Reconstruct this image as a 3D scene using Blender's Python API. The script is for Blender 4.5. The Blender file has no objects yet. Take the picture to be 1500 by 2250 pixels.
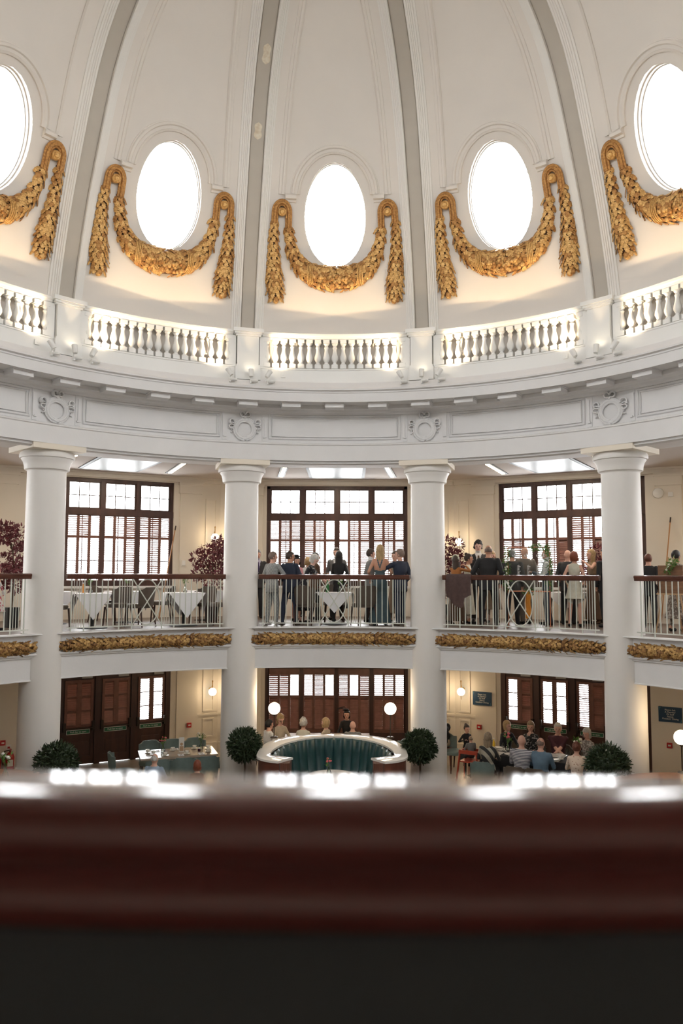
import bpy, math, random
from math import sin, cos, pi, radians, degrees, sqrt, atan2
from mathutils import Vector, Matrix, Euler
random.seed(7)
sc = bpy.context.scene
C = sc.collection
# ------------------------------------------------------------------ camera
# metres, z = 0 at the photographer's eye; upper floor at ZU, ground floor at ZG, the rotunda's axis is x = y = 0
ZU, ZG = -1.06, -4.45
def set_camera():
    yaw, pit, rol = -0.008, 0.079, 0.0034
    right0 = Vector((cos(yaw), -sin(yaw), 0)); fw0 = Vector((sin(yaw), cos(yaw), 0)); up0 = Vector((0, 0, 1))
    fw = cos(pit) * fw0 + sin(pit) * up0
    up1 = -sin(pit) * fw0 + cos(pit) * up0
    rt = cos(rol) * right0 + sin(rol) * up1
    up = cos(rol) * up1 - sin(rol) * right0
    cd = bpy.data.cameras.new('camera'); co = bpy.data.objects.new('camera', cd); C.objects.link(co)
    co.matrix_world = Matrix(((rt.x, up.x, -fw.x, .28), (rt.y, up.y, -fw.y, -9.331), (rt.z, up.z, -fw.z, 0), (0, 0, 0, 1)))
    cd.sensor_fit = 'VERTICAL'; cd.sensor_height = 36; cd.lens = 28
    cd.clip_start = .05
    cd.dof.use_dof = True; cd.dof.focus_distance = 17.0; cd.dof.aperture_fstop = 2.9
    sc.camera = co
set_camera()
# ------------------------------------------------------------------ sky, exposure, render options
SKY = 17.5
w = bpy.data.worlds.new('sky'); sc.world = w; w.use_nodes = True
bg = w.node_tree.nodes['Background']; bg.inputs[0].default_value = (0.965, 0.985, 1.0, 1); bg.inputs[1].default_value = SKY
sc.view_settings.view_transform = 'Standard'; sc.view_settings.look = 'None'
sc.view_settings.exposure = 0.3; sc.view_settings.gamma = 1.0; sc.view_settings.use_curve_mapping = False
cy = sc.cycles
cy.use_denoising = True; cy.max_bounces = 9; cy.diffuse_bounces = 6; cy.glossy_bounces = 3; cy.transparent_max_bounces = 12
cy.transmission_bounces = 4; cy.sample_clamp_indirect = 6.0; cy.caustics_reflective = False; cy.caustics_refractive = False
cy.use_light_tree = True
WARM = (1.0, .72, .42)
def portal(M, sx, sy, shape='RECTANGLE'):
    l = bpy.data.lights.new('sky_portal', 'AREA'); l.shape = shape; l.size = sx; l.size_y = sy
    l.cycles.is_portal = True
    o = bpy.data.objects.new('sky_portal', l); C.objects.link(o); o.matrix_world = M; return o
def area(name, loc, size, power, color, direction=(0, 0, -1), sy=None):
    l = bpy.data.lights.new(name, 'AREA'); l.size = size; l.energy = power; l.color = color
    if sy: l.shape = 'RECTANGLE'; l.size_y = sy
    o = bpy.data.objects.new(name, l); C.objects.link(o); o.location = loc
    o.rotation_euler = Vector(direction).to_track_quat('-Z', 'Y').to_euler(); return o
def spot(name, loc, direction, power, color, angle, blend=.6, rad=.03):
    l = bpy.data.lights.new(name, 'SPOT'); l.energy = power; l.color = color; l.spot_size = radians(angle); l.spot_blend = blend
    l.shadow_soft_size = rad
    o = bpy.data.objects.new(name, l); C.objects.link(o); o.location = loc
    o.rotation_euler = Vector(direction).to_track_quat('-Z', 'Y').to_euler(); return o
def point(name, loc, power, color, rad):
    l = bpy.data.lights.new(name, 'POINT'); l.energy = power; l.color = color; l.shadow_soft_size = rad
    o = bpy.data.objects.new(name, l); C.objects.link(o); o.location = loc; return o
def Rot(phi): return Matrix.Rotation(-radians(phi), 4, 'Z')
# ceiling luminaires of the ground floor (hidden from here by the gallery edge) and of the gallery
for ph in range(-75, 90, 30):
    for u in (-1.2, 1.2):
        p = Rot(ph + u * 8) @ Vector((0, 9.6, -1.86))
        area('ground_floor_downlight', p, .5, 26, (1, .70, .42))
for ph in range(-60, 75, 30):
    p = Rot(ph) @ Vector((0, 9.9, 2.40))
    area('gallery_downlight', p, .8, 30, (1, .81, .60))
for i in range(12):
    M = Rot(i * 30)
    a = Vector((0, -1, -.12)).to_track_quat('-Z', 'Y').to_matrix().to_4x4()
    portal(M @ Matrix.Translation((0, 6.95, 7.29)) @ a, 1.45, 1.95)
for i in range(-3, 4):
    M = Rot(i * 30)
    a = Vector((0, -1, 0)).to_track_quat('-Z', 'Y').to_matrix().to_4x4()
    portal(M @ Matrix.Translation((0, 11.58, 1.05)) @ a, 3.6, 2.6)
    if abs(i) < 2: portal(M @ Matrix.Translation((0, 11.58, -3.0)) @ a, 3.6, 1.2)
# ------------------------------------------------------------------ materials
def mat(name, col, rough=.6, metal=0.0, vary=.0, vscale=6.0, bump=0.0, bscale=40.0, spec=.5, col2=None, emit=None, estr=0, coat=0.0, stretch=None, thr=None):
    m = bpy.data.materials.new(name); m.use_nodes = True
    nt = m.node_tree; b = nt.nodes['Principled BSDF']
    b.inputs['Base Color'].default_value = (*col, 1); b.inputs['Roughness'].default_value = rough
    b.inputs['Metallic'].default_value = metal; b.inputs['Specular IOR Level'].default_value = spec
    if coat: b.inputs['Coat Weight'].default_value = coat; b.inputs['Coat Roughness'].default_value = .08
    if emit: b.inputs['Emission Color'].default_value = (*emit, 1); b.inputs['Emission Strength'].default_value = estr
    if vary or col2 or bump:
        tc = nt.nodes.new('ShaderNodeTexCoord'); mp = nt.nodes.new('ShaderNodeMapping')
        nt.links.new(tc.outputs['Object'], mp.inputs['Vector'])
        if stretch: mp.inputs['Scale'].default_value = stretch
    if vary or col2:
        n = nt.nodes.new('ShaderNodeTexNoise'); n.inputs['Scale'].default_value = vscale; n.inputs['Detail'].default_value = 4
        nt.links.new(mp.outputs[0], n.inputs['Vector'])
        r = nt.nodes.new('ShaderNodeValToRGB')
        c2 = col2 or tuple(max(0, c * (1 - vary)) for c in col)
        lo, hi = thr or (.35, .65)
        r.color_ramp.elements[0].position = lo; r.color_ramp.elements[1].position = hi
        r.color_ramp.elements[0].color = (*c2, 1); r.color_ramp.elements[1].color = (*col, 1)
        nt.links.new(n.outputs['Fac'], r.inputs['Fac']); nt.links.new(r.outputs['Color'], b.inputs['Base Color'])
    if bump:
        n2 = nt.nodes.new('ShaderNodeTexNoise'); n2.inputs['Scale'].default_value = bscale; n2.inputs['Detail'].default_value = 3
        nt.links.new(mp.outputs[0], n2.inputs['Vector'])
        bp = nt.nodes.new('ShaderNodeBump'); bp.inputs['Strength'].default_value = bump; bp.inputs['Distance'].default_value = .02
        nt.links.new(n2.outputs['Fac'], bp.inputs['Height']); nt.links.new(bp.outputs[0], b.inputs['Normal'])
    return m
def pattern_mat(name, kind, c1, c2, scale, rough=.85, thr=.5, axis='Z'):
    m = bpy.data.materials.new(name); m.use_nodes = True
    nt = m.node_tree; b = nt.nodes['Principled BSDF']; b.inputs['Roughness'].default_value = rough
    tc = nt.nodes.new('ShaderNodeTexCoord')
    if kind == 'wave':
        t = nt.nodes.new('ShaderNodeTexWave'); t.bands_direction = axis; t.inputs['Scale'].default_value = scale
        t.inputs['Distortion'].default_value = .6; out = t.outputs['Fac']
    elif kind == 'dots':
        t = nt.nodes.new('ShaderNodeTexVoronoi'); t.inputs['Scale'].default_value = scale; out = t.outputs['Distance']
    elif kind == 'check':
        t = nt.nodes.new('ShaderNodeTexChecker'); t.inputs['Scale'].default_value = scale; out = t.outputs['Fac']
    else:
        t = nt.nodes.new('ShaderNodeTexNoise'); t.inputs['Scale'].default_value = scale; t.inputs['Detail'].default_value = 3; out = t.outputs['Fac']
    nt.links.new(tc.outputs['Object'], t.inputs['Vector'])
    r = nt.nodes.new('ShaderNodeValToRGB'); r.color_ramp.interpolation = 'CONSTANT' if kind != 'check' else 'LINEAR'
    r.color_ramp.elements[1].position = thr if kind != 'check' else 1
    r.color_ramp.elements[0].color = (*c1, 1); r.color_ramp.elements[1].color = (*c2, 1)
    nt.links.new(out, r.inputs['Fac']); nt.links.new(r.outputs[0], b.inputs['Base Color']); return m
def glass_mat(name, tint=(1, 1, 1), gloss=.06):
    m = bpy.data.materials.new(name); m.use_nodes = True; nt = m.node_tree; nt.nodes.clear()
    t = nt.nodes.new('ShaderNodeBsdfTransparent'); t.inputs[0].default_value = (*tint, 1)
    g = nt.nodes.new('ShaderNodeBsdfGlossy'); g.inputs['Roughness'].default_value = .03
    fr = nt.nodes.new('ShaderNodeFresnel'); fr.inputs[0].default_value = 1.4
    mx = nt.nodes.new('ShaderNodeMixShader'); o = nt.nodes.new('ShaderNodeOutputMaterial')
    nt.links.new(fr.outputs[0], mx.inputs[0]); nt.links.new(t.outputs[0], mx.inputs[1]); nt.links.new(g.outputs[0], mx.inputs[2])
    nt.links.new(mx.outputs[0], o.inputs[0]); return m
M = {}
M['plaster'] = mat('plaster_cool_white', (.74, .735, .735), .7, vary=.03, vscale=3, bump=.05, bscale=30)
M['dome'] = mat('dome_plaster', (.77, .725, .67), .75, vary=.03, vscale=1.2)
M['dome_band'] = mat('dome_rib_taupe', (.50, .46, .40), .7, vary=.05, vscale=3)
M['dome_white'] = mat('dome_rib_white', (.80, .78, .74), .65)
M['column'] = mat('column_paint', (.76, .74, .71), .55, vary=.02, vscale=2)
M['cream'] = mat('cream_paint', (.80, .73, .62), .6, vary=.03, vscale=2)
M['creamwarm'] = mat('cream_wall_paint', (.78, .725, .635), .7, vary=.02, vscale=2)
M['gold'] = mat('gilded_plaster', (.60, .32, .10), .42, metal=.45, bump=.5, bscale=60, col2=(.34, .15, .045), vscale=30)
M['goldlite'] = mat('gilded_leaf', (.84, .54, .21), .4, metal=.45, bump=.35, bscale=90, col2=(.55, .29, .09), vscale=40)
M['golddark'] = mat('gilding_crevice_dirt_brown', (.13, .06, .03), .8, metal=0, bump=.5, bscale=50)  # dark brown base under the gilt leaves, for dirt in the crevices
M['wood'] = mat('dark_mahogany', (.070, .030, .021), .4, vary=.4, vscale=8, stretch=(1, 1, .12))
M['shutter'] = mat('shutter_wood', (.19, .085, .062), .45, vary=.2, vscale=10)
M['rail'] = mat('varnished_handrail', (.11, .034, .022), .22, vary=.35, vscale=14, stretch=(.2, 1, 1), coat=.6)
M['metalwhite'] = mat('painted_iron', (.58, .60, .54), .35)
M['white'] = mat('white_paint', (.80, .80, .78), .5)
M['floor_up'] = mat('gallery_floor_boards', (.14, .10, .075), .36, spec=.9, vary=.3, vscale=3, stretch=(1, 6, 1))
M['floor_g'] = mat('ground_floor_tiles', (.42, .37, .30), .35, vary=.15, vscale=2)
M['glass'] = glass_mat('window_glass')
M['clear'] = glass_mat('clear_glass', (.93, .96, .95))
M['black'] = mat('matt_black', (.012, .012, .012), .6)
M['iron'] = mat('dark_bronze', (.06, .045, .035), .35, metal=.7)
M['panel'] = mat('glossy_ceiling_panel', (.33, .35, .35), .42, spec=.10)
M['ceil'] = mat('gallery_ceiling_paint', (.56, .51, .47), .9, spec=.1)
M['cloth'] = mat('white_tablecloth', (.80, .80, .82), .8, bump=.1, bscale=12)
M['teal'] = mat('teal_leather', (.013, .058, .064), .38, vary=.2, vscale=12)
M['tealchair'] = mat('grey_green_upholstery', (.15, .205, .195), .6, vary=.15, vscale=10)
M['brownchair'] = mat('brown_upholstery', (.10, .075, .055), .6, vary=.2, vscale=10)
M['marble'] = mat('pale_marble_top', (.82, .81, .78), .12, vary=.06, vscale=4)
M['tablewood'] = mat('light_table_wood', (.45, .36, .28), .18, vary=.15, vscale=6, stretch=(1, 8, 1))
M['leaf'] = mat('dark_bay_leaf', (.018, .035, .015), .45, col2=(.035, .06, .022), vscale=25)
M['redleaf'] = mat('maroon_maple_leaf', (.10, .012, .02), .6, col2=(.20, .04, .05), vscale=30)
M['greenery'] = mat('fresh_green_foliage', (.12, .25, .04), .5, col2=(.05, .12, .02), vscale=40)
M['bark'] = mat('bark', (.10, .06, .035), .8, bump=.5, bscale=60)
M['red'] = mat('red_enamel', (.45, .02, .02), .3)
M['redwood'] = mat('red_stained_wood', (.36, .05, .025), .4)
M['china'] = mat('white_china', (.82, .80, .74), .15)
M['globe'] = mat('lit_opal_globe', (.9, .85, .7), .4, emit=(1, .90, .72), estr=2.2)
M['strip'] = mat('lit_strip_diffuser', (.9, .85, .7), .4, emit=(1, .83, .56), estr=5.0)
M['lens'] = mat('lit_spotlight_lens', (.9, .85, .7), .4, emit=(1, .84, .60), estr=20.0)
M['signblue'] = mat('sign_blue', (.018, .055, .11), .35)
M['signgreen'] = mat('sign_green', (.02, .14, .07), .4)
M['gray'] = mat('grey_plastic', (.35, .35, .34), .5)
M['brass'] = mat('aged_brass', (.40, .25, .09), .3, metal=.9)
# ------------------------------------------------------------------ mesh helpers
class MB:
    def __init__(s): s.v = []; s.f = []; s.mi = []; s.cur = 0
    def add(s, vs, fs, T=None):
        o = len(s.v)
        s.v += [tuple(T @ Vector(v)) for v in vs] if T else [tuple(v) for v in vs]
        s.f += [tuple(i + o for i in f) for f in fs]; s.mi += [s.cur] * len(fs); return s
    def box(s, x0, x1, y0, y1, z0, z1, T=None):
        return s.add([(x0, y0, z0), (x1, y0, z0), (x1, y1, z0), (x0, y1, z0), (x0, y0, z1), (x1, y0, z1), (x1, y1, z1), (x0, y1, z1)],
                     [(0, 3, 2, 1), (4, 5, 6, 7), (0, 1, 5, 4), (1, 2, 6, 5), (2, 3, 7, 6), (3, 0, 4, 7)], T)
    def grid(s, rows, cu=False, cv=False, T=None):
        n, m = len(rows), len(rows[0]); fs = []
        for i in range(n if cu else n - 1):
            for j in range(m if cv else m - 1):
                a, b = i, (i + 1) % n; c, d = j, (j + 1) % m
                fs.append((a * m + c, b * m + c, b * m + d, a * m + d))
        return s.add([p for r in rows for p in r], fs, T)
    def tube(s, pts, r, n=8, cap=True, T=None, closed=False, flat=1.0):
        pts = [Vector(p) for p in pts]; k = len(pts)
        rs = r if isinstance(r, (list, tuple)) else [r] * k
        rows = []; nrm = None
        for i, p in enumerate(pts):
            if closed: t = pts[(i + 1) % k] - pts[i - 1]
            else: t = pts[min(i + 1, k - 1)] - pts[max(i - 1, 0)]
            t.normalize()
            if nrm is None:
                a = Vector((0, 0, 1)) if abs(t.z) < .9 else Vector((1, 0, 0)); nrm = (a - t * a.dot(t)).normalized()
            else:
                nrm = (nrm - t * nrm.dot(t)).normalized()
            bi = t.cross(nrm)
            rows.append([p + (nrm * cos(2 * pi * j / n) + bi * sin(2 * pi * j / n) * flat) * rs[i] for j in range(n)])
        base = len(s.v)
        s.grid(rows, cu=closed, cv=True, T=T)
        if cap and not closed:
            s.f.append(tuple(base + j for j in range(n - 1, -1, -1))); s.f.append(tuple(base + (k - 1) * n + j for j in range(n))); s.mi += [s.cur] * 2
        return s
    def lathe(s, prof, n=24, T=None):
        rows = [[(r * cos(2 * pi * j / n), r * sin(2 * pi * j / n), z) for r, z in prof] for j in range(n)]
        return s.grid(rows, cu=True, T=T)
    def ell(s, c, rx, ry, rz, n=12, m=8, T=None):
        rows = [[(c[0] + rx * cos(2 * pi * j / n) * sin(pi * i / m), c[1] + ry * sin(2 * pi * j / n) * sin(pi * i / m), c[2] - rz * cos(pi * i / m)) for i in range(m + 1)] for j in range(n)]
        return s.grid(rows, cu=True, T=T)
    def build(s, name, mats, parent=None, sharp=35, T=None, smooth=True):
        me = bpy.data.meshes.new(name); me.from_pydata(s.v, [], s.f)
        for m in (mats if isinstance(mats, (list, tuple)) else [mats]):
            me.materials.append(M[m] if isinstance(m, str) else m)
        if s.cur or any(s.mi): me.polygons.foreach_set('material_index', s.mi)
        if smooth:
            me.polygons.foreach_set('use_smooth', [True] * len(me.polygons)); me.set_sharp_from_angle(angle=radians(sharp))
        me.update()
        o = bpy.data.objects.new(name, me); C.objects.link(o)
        if parent: o.parent = parent
        if T is not None: o.matrix_local = T
        return o
def PR(phi, r, z): a = radians(phi); return (r * sin(a), r * cos(a), z)
def ring(mb, prof, a0, a1, n, closed_prof=False, ends=False):
    rows = [[PR(a0 + (a1 - a0) * i / n, r, z) for r, z in prof] for i in range(n + 1)]
    full = abs(a1 - a0) >= 359.9
    base = len(mb.v)
    mb.grid(rows[:-1] if full else rows, cu=full, cv=closed_prof)
    if ends and not full:
        m = len(prof); mb.f.append(tuple(base + j for j in range(m))); mb.f.append(tuple(base + n * m + j for j in range(m - 1, -1, -1))); mb.mi += [mb.cur] * 2
    return mb
def structure(o, label=None):
    o['kind'] = 'structure'
    if label: o['label'] = label
    return o
def tag(o, label, cat, group=None):
    o['label'] = label; o['category'] = cat
    if group: o['group'] = group
    return o
def empty(name, T=None):
    o = bpy.data.objects.new(name, None); o.empty_display_size = .1; C.objects.link(o)
    if T is not None: o.matrix_world = T
    return o
def thing(name, label, cat, T=None, group=None): return tag(empty(name, T), label, cat, group)
def kids(o): return [c for c in o.children]
def copy_tree(o, T=None, parent=None):
    c = o.copy(); C.objects.link(c)
    if parent: c.parent = parent
    elif T is not None: c.matrix_world = T
    for ch in list(o.children): copy_tree(ch, None, c)
    return c
def TL(x, y, z=0, rz=0): return Matrix.Translation((x, y, z)) @ Matrix.Rotation(rz, 4, 'Z')
def lerp(a, b, t): return a + (b - a) * t
def sweep(mb, pts, nrms, sec, closed=False, ends=True):
    """sweep section sec [(side, out)] along pts; out follows nrms, side = tangent x out"""
    pts = [Vector(p) for p in pts]; k = len(pts); rows = []
    for i, p in enumerate(pts):
        t = (pts[(i + 1) % k] - pts[i - 1]) if closed else (pts[min(i + 1, k - 1)] - pts[max(i - 1, 0)])
        t.normalize(); o = Vector(nrms[i]).normalized(); sd = t.cross(o).normalized(); o = sd.cross(t).normalized()
        rows.append([p + sd * a + o * b for a, b in sec])
    base = len(mb.v); mb.grid(rows, cu=closed)
    if ends and not closed:
        m = len(sec); mb.f.append(tuple(base + j for j in range(m))); mb.f.append(tuple(base + (k - 1) * m + j for j in range(m - 1, -1, -1))); mb.mi += [mb.cur] * 2
SIDES = {0: 'far', 1: 'far_right', 2: 'right', 3: 'right_middle', 4: 'near_right', 5: 'near_right_corner', 6: 'near', 7: 'near_left_corner', 8: 'near_left', 9: 'left_middle', 10: 'left', 11: 'far_left'}
# ================================================================== STRUCTURE
PRZ = [3.9, 5.05, 5.6, 6.2, 6.7, 7.2, 7.65, 8.1, 8.57, 9.0, 9.28, 9.55, 9.78, 10.05, 10.27, 10.6, 10.9, 11.15, 11.3, 11.4]
PRR = [7.13, 7.02, 6.91, 6.75, 6.60, 6.42, 6.24, 6.06, 5.87, 5.65, 5.46, 5.25, 5.0, 4.66, 4.31, 3.65, 2.95, 2.1, 1.2, 0.02]
def _raw(z):
    if z <= PRZ[0]: return PRR[0]
    for i in range(len(PRZ) - 1):
        if z <= PRZ[i + 1]: return lerp(PRR[i], PRR[i + 1], (z - PRZ[i]) / (PRZ[i + 1] - PRZ[i]))
    return PRR[-1]
def prof(z):
    if z > 10.6: return _raw(z)
    k = .35; return sum(_raw(z + k * (j - 3) / 3.) for j in range(7)) / 7.
def dome_n(phi, z):   # inward normal of the dome
    dr = (prof(z + .05) - prof(z - .05)) / .1
    n = Vector((-1, dr)).normalized(); a = radians(phi)
    return Vector((n.x * sin(a), n.x * cos(a), n.y))
def dome_p(phi, z, off=0.0): return Vector(PR(phi, prof(z), z)) + dome_n(phi, z) * off
# ---- dome shell with twelve oval openings
WZ, WH, WP = 7.29, .95, 5.65
def dome_shell():
    mb = MB()
    NP, NZ = 12, 12; z0, z1 = 5.9, 8.7
    for b in range(12):
        c = b * 30.0
        zs = [3.9 + (z0 - 3.9) * i / 4 for i in range(5)]
        mb.grid([[PR(c - 15 + 30 * j / NP, prof(z), z) for z in zs] for j in range(NP + 1)])
        zs = [z1 + (11.4 - z1) * (1 - (1 - i / 16) ** 1.5) for i in range(17)]
        mb.grid([[PR(c - 15 + 30 * j / NP, prof(z), z) for z in zs] for j in range(NP + 1)])
        per = [(-15 + 30 * j / NP, z0) for j in range(NP)] + [(15, z0 + (z1 - z0) * j / NZ) for j in range(NZ)] + \
              [(15 - 30 * j / NP, z1) for j in range(NP)] + [(-15, z1 - (z1 - z0) * j / NZ) for j in range(NZ)]
        rows = []
        for (p, z) in per:
            a = atan2((z - WZ) / WH, p / WP); e = (WP * cos(a), WZ + WH * sin(a))
            row = []
            for k in range(9):
                t = k / 8; pp, zz = lerp(e[0], p, t), lerp(e[1], z, t); row.append(PR(c + pp, prof(zz), zz))
            rows.append(row)
        mb.grid(rows, cu=True)
        # reveal through the thickness of the dome
        rows = []
        for j in range(64):
            a = 2 * pi * j / 64; p, z = WP * cos(a), WZ + WH * sin(a)
            rows.append([tuple(dome_p(c + p, z)), tuple(dome_p(c + p, z, -.10)), tuple(dome_p(c + p * .98, WZ + (z - WZ) * .98, -.11)), tuple(dome_p(c + p * .98, WZ + (z - WZ) * .98, -.3))])
        mb.grid(rows, cu=True)
    me = mb.build('ceiling', 'dome', sharp=50)
    return structure(me, 'domed plaster ceiling pierced by oval windows')
dome_shell()
# ---- dome ribs
def make_rib():
    zs = [4.3 + (10.95 - 4.3) * i / 44 for i in range(45)]
    e = empty('trim_1')
    def band(name, sec, m):
        mb = MB(); sweep(mb, [dome_p(0, z) for z in zs], [dome_n(0, z) for z in zs], sec); return mb.build(name, m, e, sharp=20)
    for sgn in (-1, 1):
        x = lambda a: sgn * a
        sec = [(x(.145), 0), (x(.145), .10), (x(.165), .115), (x(.185), .115), (x(.195), .095), (x(.215), .095), (x(.225), .075), (x(.245), .075), (x(.255), .055), (x(.285), .055), (x(.295), .035), (x(.33), .03), (x(.34), -.02)]
        band('fluted_band', sec, 'dome_white')
    band('centre_band', [(-.146, .03), (-.13, .035), (-.125, .05), (.125, .05), (.13, .035), (.146, .03)], 'dome_band')
    return e
rib = make_rib()
for i in range(12):
    o = rib if i == 0 else copy_tree(rib, Rot(0))
    o.matrix_world = Rot(15 + 30 * i); structure(o, 'moulded dome rib with a taupe centre band')
# paint flaking off the rib above the left of the middle window
pb = MB()
for (z0, z1, dx) in ((9.62, 9.86, .03), (8.52, 8.80, .0)):
    rows = []
    for i in range(9):
        t = i / 8; z = lerp(z0, z1, t); hw = .075 * sqrt(max(0, 1 - (2 * t - 1) ** 2)) * (1 + .25 * sin(9 * t)) + .004
        P, n = dome_p(-15, z, .054), dome_n(-15, z); sd = Vector((cos(radians(15)), sin(radians(15)), 0))
        rows.append([P + sd * (dx - hw), P + sd * (dx - hw) + n * .004, P + sd * (dx + hw) + n * .004, P + sd * (dx + hw)])
    pb.grid(rows)
M['flake'] = mat('bare_plaster', (.62, .52, .38), .8, col2=(.75, .70, .58), vscale=14)
structure(pb.build('trim_2', 'flake'), 'bare plaster patches where paint has flaked off the rib')
# ---- panel frame and arch moulding around each oval window
def make_arch():
    mb = MB(); path = []
    R = lambda z: degrees(.63 / prof(z))
    for i in range(30, -1, -1):
        z = 7.64 + (10.9 - 7.64) * i / 30; path.append((-15 + R(z), z))
    for i in range(1, 4): path.append((lerp(-15 + R(7.64), -7.45, i / 4), 7.64))
    for i in range(0, 33):
        a = pi - pi * i / 32; path.append((7.45 * cos(a), 7.66 + .80 * sin(a)))
    left = path[:34]
    right = [(-p, z) for p, z in reversed(left)]
    arch = path[34:]
    sec = [(-.10, 0), (-.095, .035), (-.06, .05), (-.05, .03), (.0, .03), (.02, .06), (.06, .06), (.075, .02), (.09, .02), (.095, 0)]
    P = lambda l: [dome_p(p, z) for p, z in l]; Nn = lambda l: [dome_n(p, z) for p, z in l]
    secf = [(.0, 0), (.0, .02), (.03, .045), (.07, .045), (.08, .02), (.13, .02), (.14, 0)]
    sweep(mb, P(left[:31]), Nn(left[:31]), secf)
    sweep(mb, P(right[-31:]), Nn(right[-31:]), secf)
    sweep(mb, P(arch), Nn(arch), [(-a, b) for a, b in sec][::-1])
    for s in (-1, 1):
        l = [(s * (15 - R(7.6)), 7.60)] + [(s * lerp(15 - R(7.6), 7.2, t), 7.60) for t in (.33, .66, 1)]
        sweep(mb, P(l), Nn(l), [(-.07, 0), (-.07, .03), (-.03, .10), (.02, .10), (.05, .04), (.09, .03), (.10, 0)] if s < 0 else [(.07, 0), (.07, .03), (.03, .10), (-.02, .10), (-.05, .04), (-.09, .03), (-.10, 0)])
    return mb.build('trim_3', 'dome', sharp=30)
arch = make_arch()
for i in range(12):
    o = arch if i == 0 else arch.copy()
    if i: C.objects.link(o)
    o.matrix_world = Rot(30 * i); structure(o, 'arched plaster moulding and panel frame around an oval window')
# ---- oval windows of the dome
def oval_window():
    e = empty('window_1')
    mb = MB(); rows = []
    fr = [(1.02, -.2), (.965, -.2), (.965, -.26), (1.02, -.26)]
    for j in range(64):
        a = 2 * pi * j / 64
        rows.append([tuple(dome_p(WP * k * cos(a), WZ + WH * k * sin(a), off)) for k, off in fr])
    mb.grid(rows, cu=True, cv=True); mb.build('window_frame', 'white', e)
    g = MB(); g.grid([[tuple(dome_p(WP * 1.0 * k * cos(2 * pi * j / 48), WZ + WH * k * sin(2 * pi * j / 48), -.24)) for k in (.01, .5, 1)] for j in range(48)], cu=True)
    g.build('pane', 'glass', e)
    b = MB()   # round outer roof light seen through the opening
    circ = lambda r, n=40: [tuple(dome_p(degrees(r * cos(2 * pi * j / n) / 6.5), 6.95 + r * sin(2 * pi * j / n), -.75)) for j in range(n)]
    b.tube(circ(.78), .02, 6, closed=True); b.tube(circ(.30), .012, 6, closed=True)
    for k in range(8):
        a = 2 * pi * k / 8; b.tube([tuple(dome_p(degrees(r * cos(a) / 6.5), 6.95 + r * sin(a), -.75)) for r in (.30, .78)], .01, 6)
    b.build('outer_glazing_bars', 'gray', e)
    return e
ow = oval_window()
for i in range(12):
    o = ow if i == 0 else copy_tree(ow, Rot(0)); o.matrix_world = Rot(30 * i); structure(o, 'oval window in the dome')
# ---- entablature
N = 144
mb = MB(); ring(mb, [(8.05, 2.45), (8.05, 2.345), (7.14, 2.345), (7.14, 2.275), (7.08, 2.275), (7.03, 2.30), (7.03, 2.345), (6.97, 2.345), (6.97, 2.66), (6.95, 2.675), (6.95, 2.70), (6.99, 2.715), (7.20, 2.72)], 0, 360, N)
structure(mb.build('trim_4', 'plaster', sharp=25), 'curved grey-white architrave carried by the columns')
mb = MB(); ring(mb, [(7.20, 2.70), (7.20, 3.33), (7.16, 3.34), (7.14, 3.37), (7.05, 3.385), (7.02, 3.42), (6.96, 3.43)], 0, 360, N)
structure(mb.build('trim_5', 'plaster', sharp=25), 'curved frieze')
mb = MB(); ring(mb, [(6.96, 3.43), (6.96, 3.50), (6.60, 3.50), (6.585, 3.49), (6.56, 3.49), (6.56, 3.665), (6.545, 3.675), (6.545, 3.70), (6.50, 3.72), (6.50, 3.75), (6.56, 3.765), (6.62, 3.80), (6.68, 3.86), (6.74, 3.93), (6.84, 3.955), (7.2, 3.955)], 0, 360, N)
cor = structure(mb.build('trim_6', 'plaster', sharp=25), 'projecting cornice with block modillions')
mm = MB()
def wedge(mb, p0, p1, r0, r1, z0, z1):
    mb.add([PR(p0, r0, z0), PR(p1, r0, z0), PR(p1, r1, z0), PR(p0, r1, z0), PR(p0, r0, z1), PR(p1, r0, z1), PR(p1, r1, z1), PR(p0, r1, z1)],
           [(0, 3, 2, 1), (4, 5, 6, 7), (0, 1, 5, 4), (1, 2, 6, 5), (2, 3, 7, 6), (3, 0, 4, 7)])
wedge(mm, -1.62, 1.62, 6.66, 6.96, 3.40, 3.475); wedge(mm, -1.75, 1.75, 6.635, 6.96, 3.475, 3.5)
mod = mm.build('modillion', 'plaster', cor)
for i in range(1, 48):
    o = mod.copy(); C.objects.link(o); o.parent = cor; o.matrix_local = Rot(7.5 * i)
# frieze panels
fp = MB(); zt, zb, pe = 3.30, 2.80, 10.9
def rect_path(pe, zb, zt, r):
    l = [(-pe + 2 * pe * i / 16, zb) for i in range(17)] + [(pe, zb + (zt - zb) * i / 4) for i in range(1, 4)] + [(pe - 2 * pe * i / 16, zt) for i in range(17)] + [(-pe, zt - (zt - zb) * i / 4) for i in range(1, 4)]
    return [PR(p, r, z) for p, z in l], [Vector(PR(p, -1, 0)) for p, z in l]
for pe_, zb_, zt_, wd in ((10.9, 2.83, 3.315, .022), (10.45, 2.875, 3.27, .012)):
    P, Nn = rect_path(pe_, zb_, zt_, 7.2); sweep(fp, P, Nn, [(-wd, 0), (-wd, .02), (wd * .3, .035), (wd, .012), (wd, 0)], closed=True)
for s in (-1, 1):   # stepped ends
    a0, a1 = sorted((s * 11.35, s * 11.75)); wedge(fp, a0, a1, 7.165, 7.21, 2.84, 3.27)
    a0, a1 = sorted((s * 11.3, s * 12.1)); wedge(fp, a0, a1, 7.185, 7.21, 2.77, 3.36)
    a0, a1 = sorted((s * 11.55, s * 11.95)); wedge(fp, a0, a1, 7.15, 7.21, 2.83, 2.86)
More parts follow.
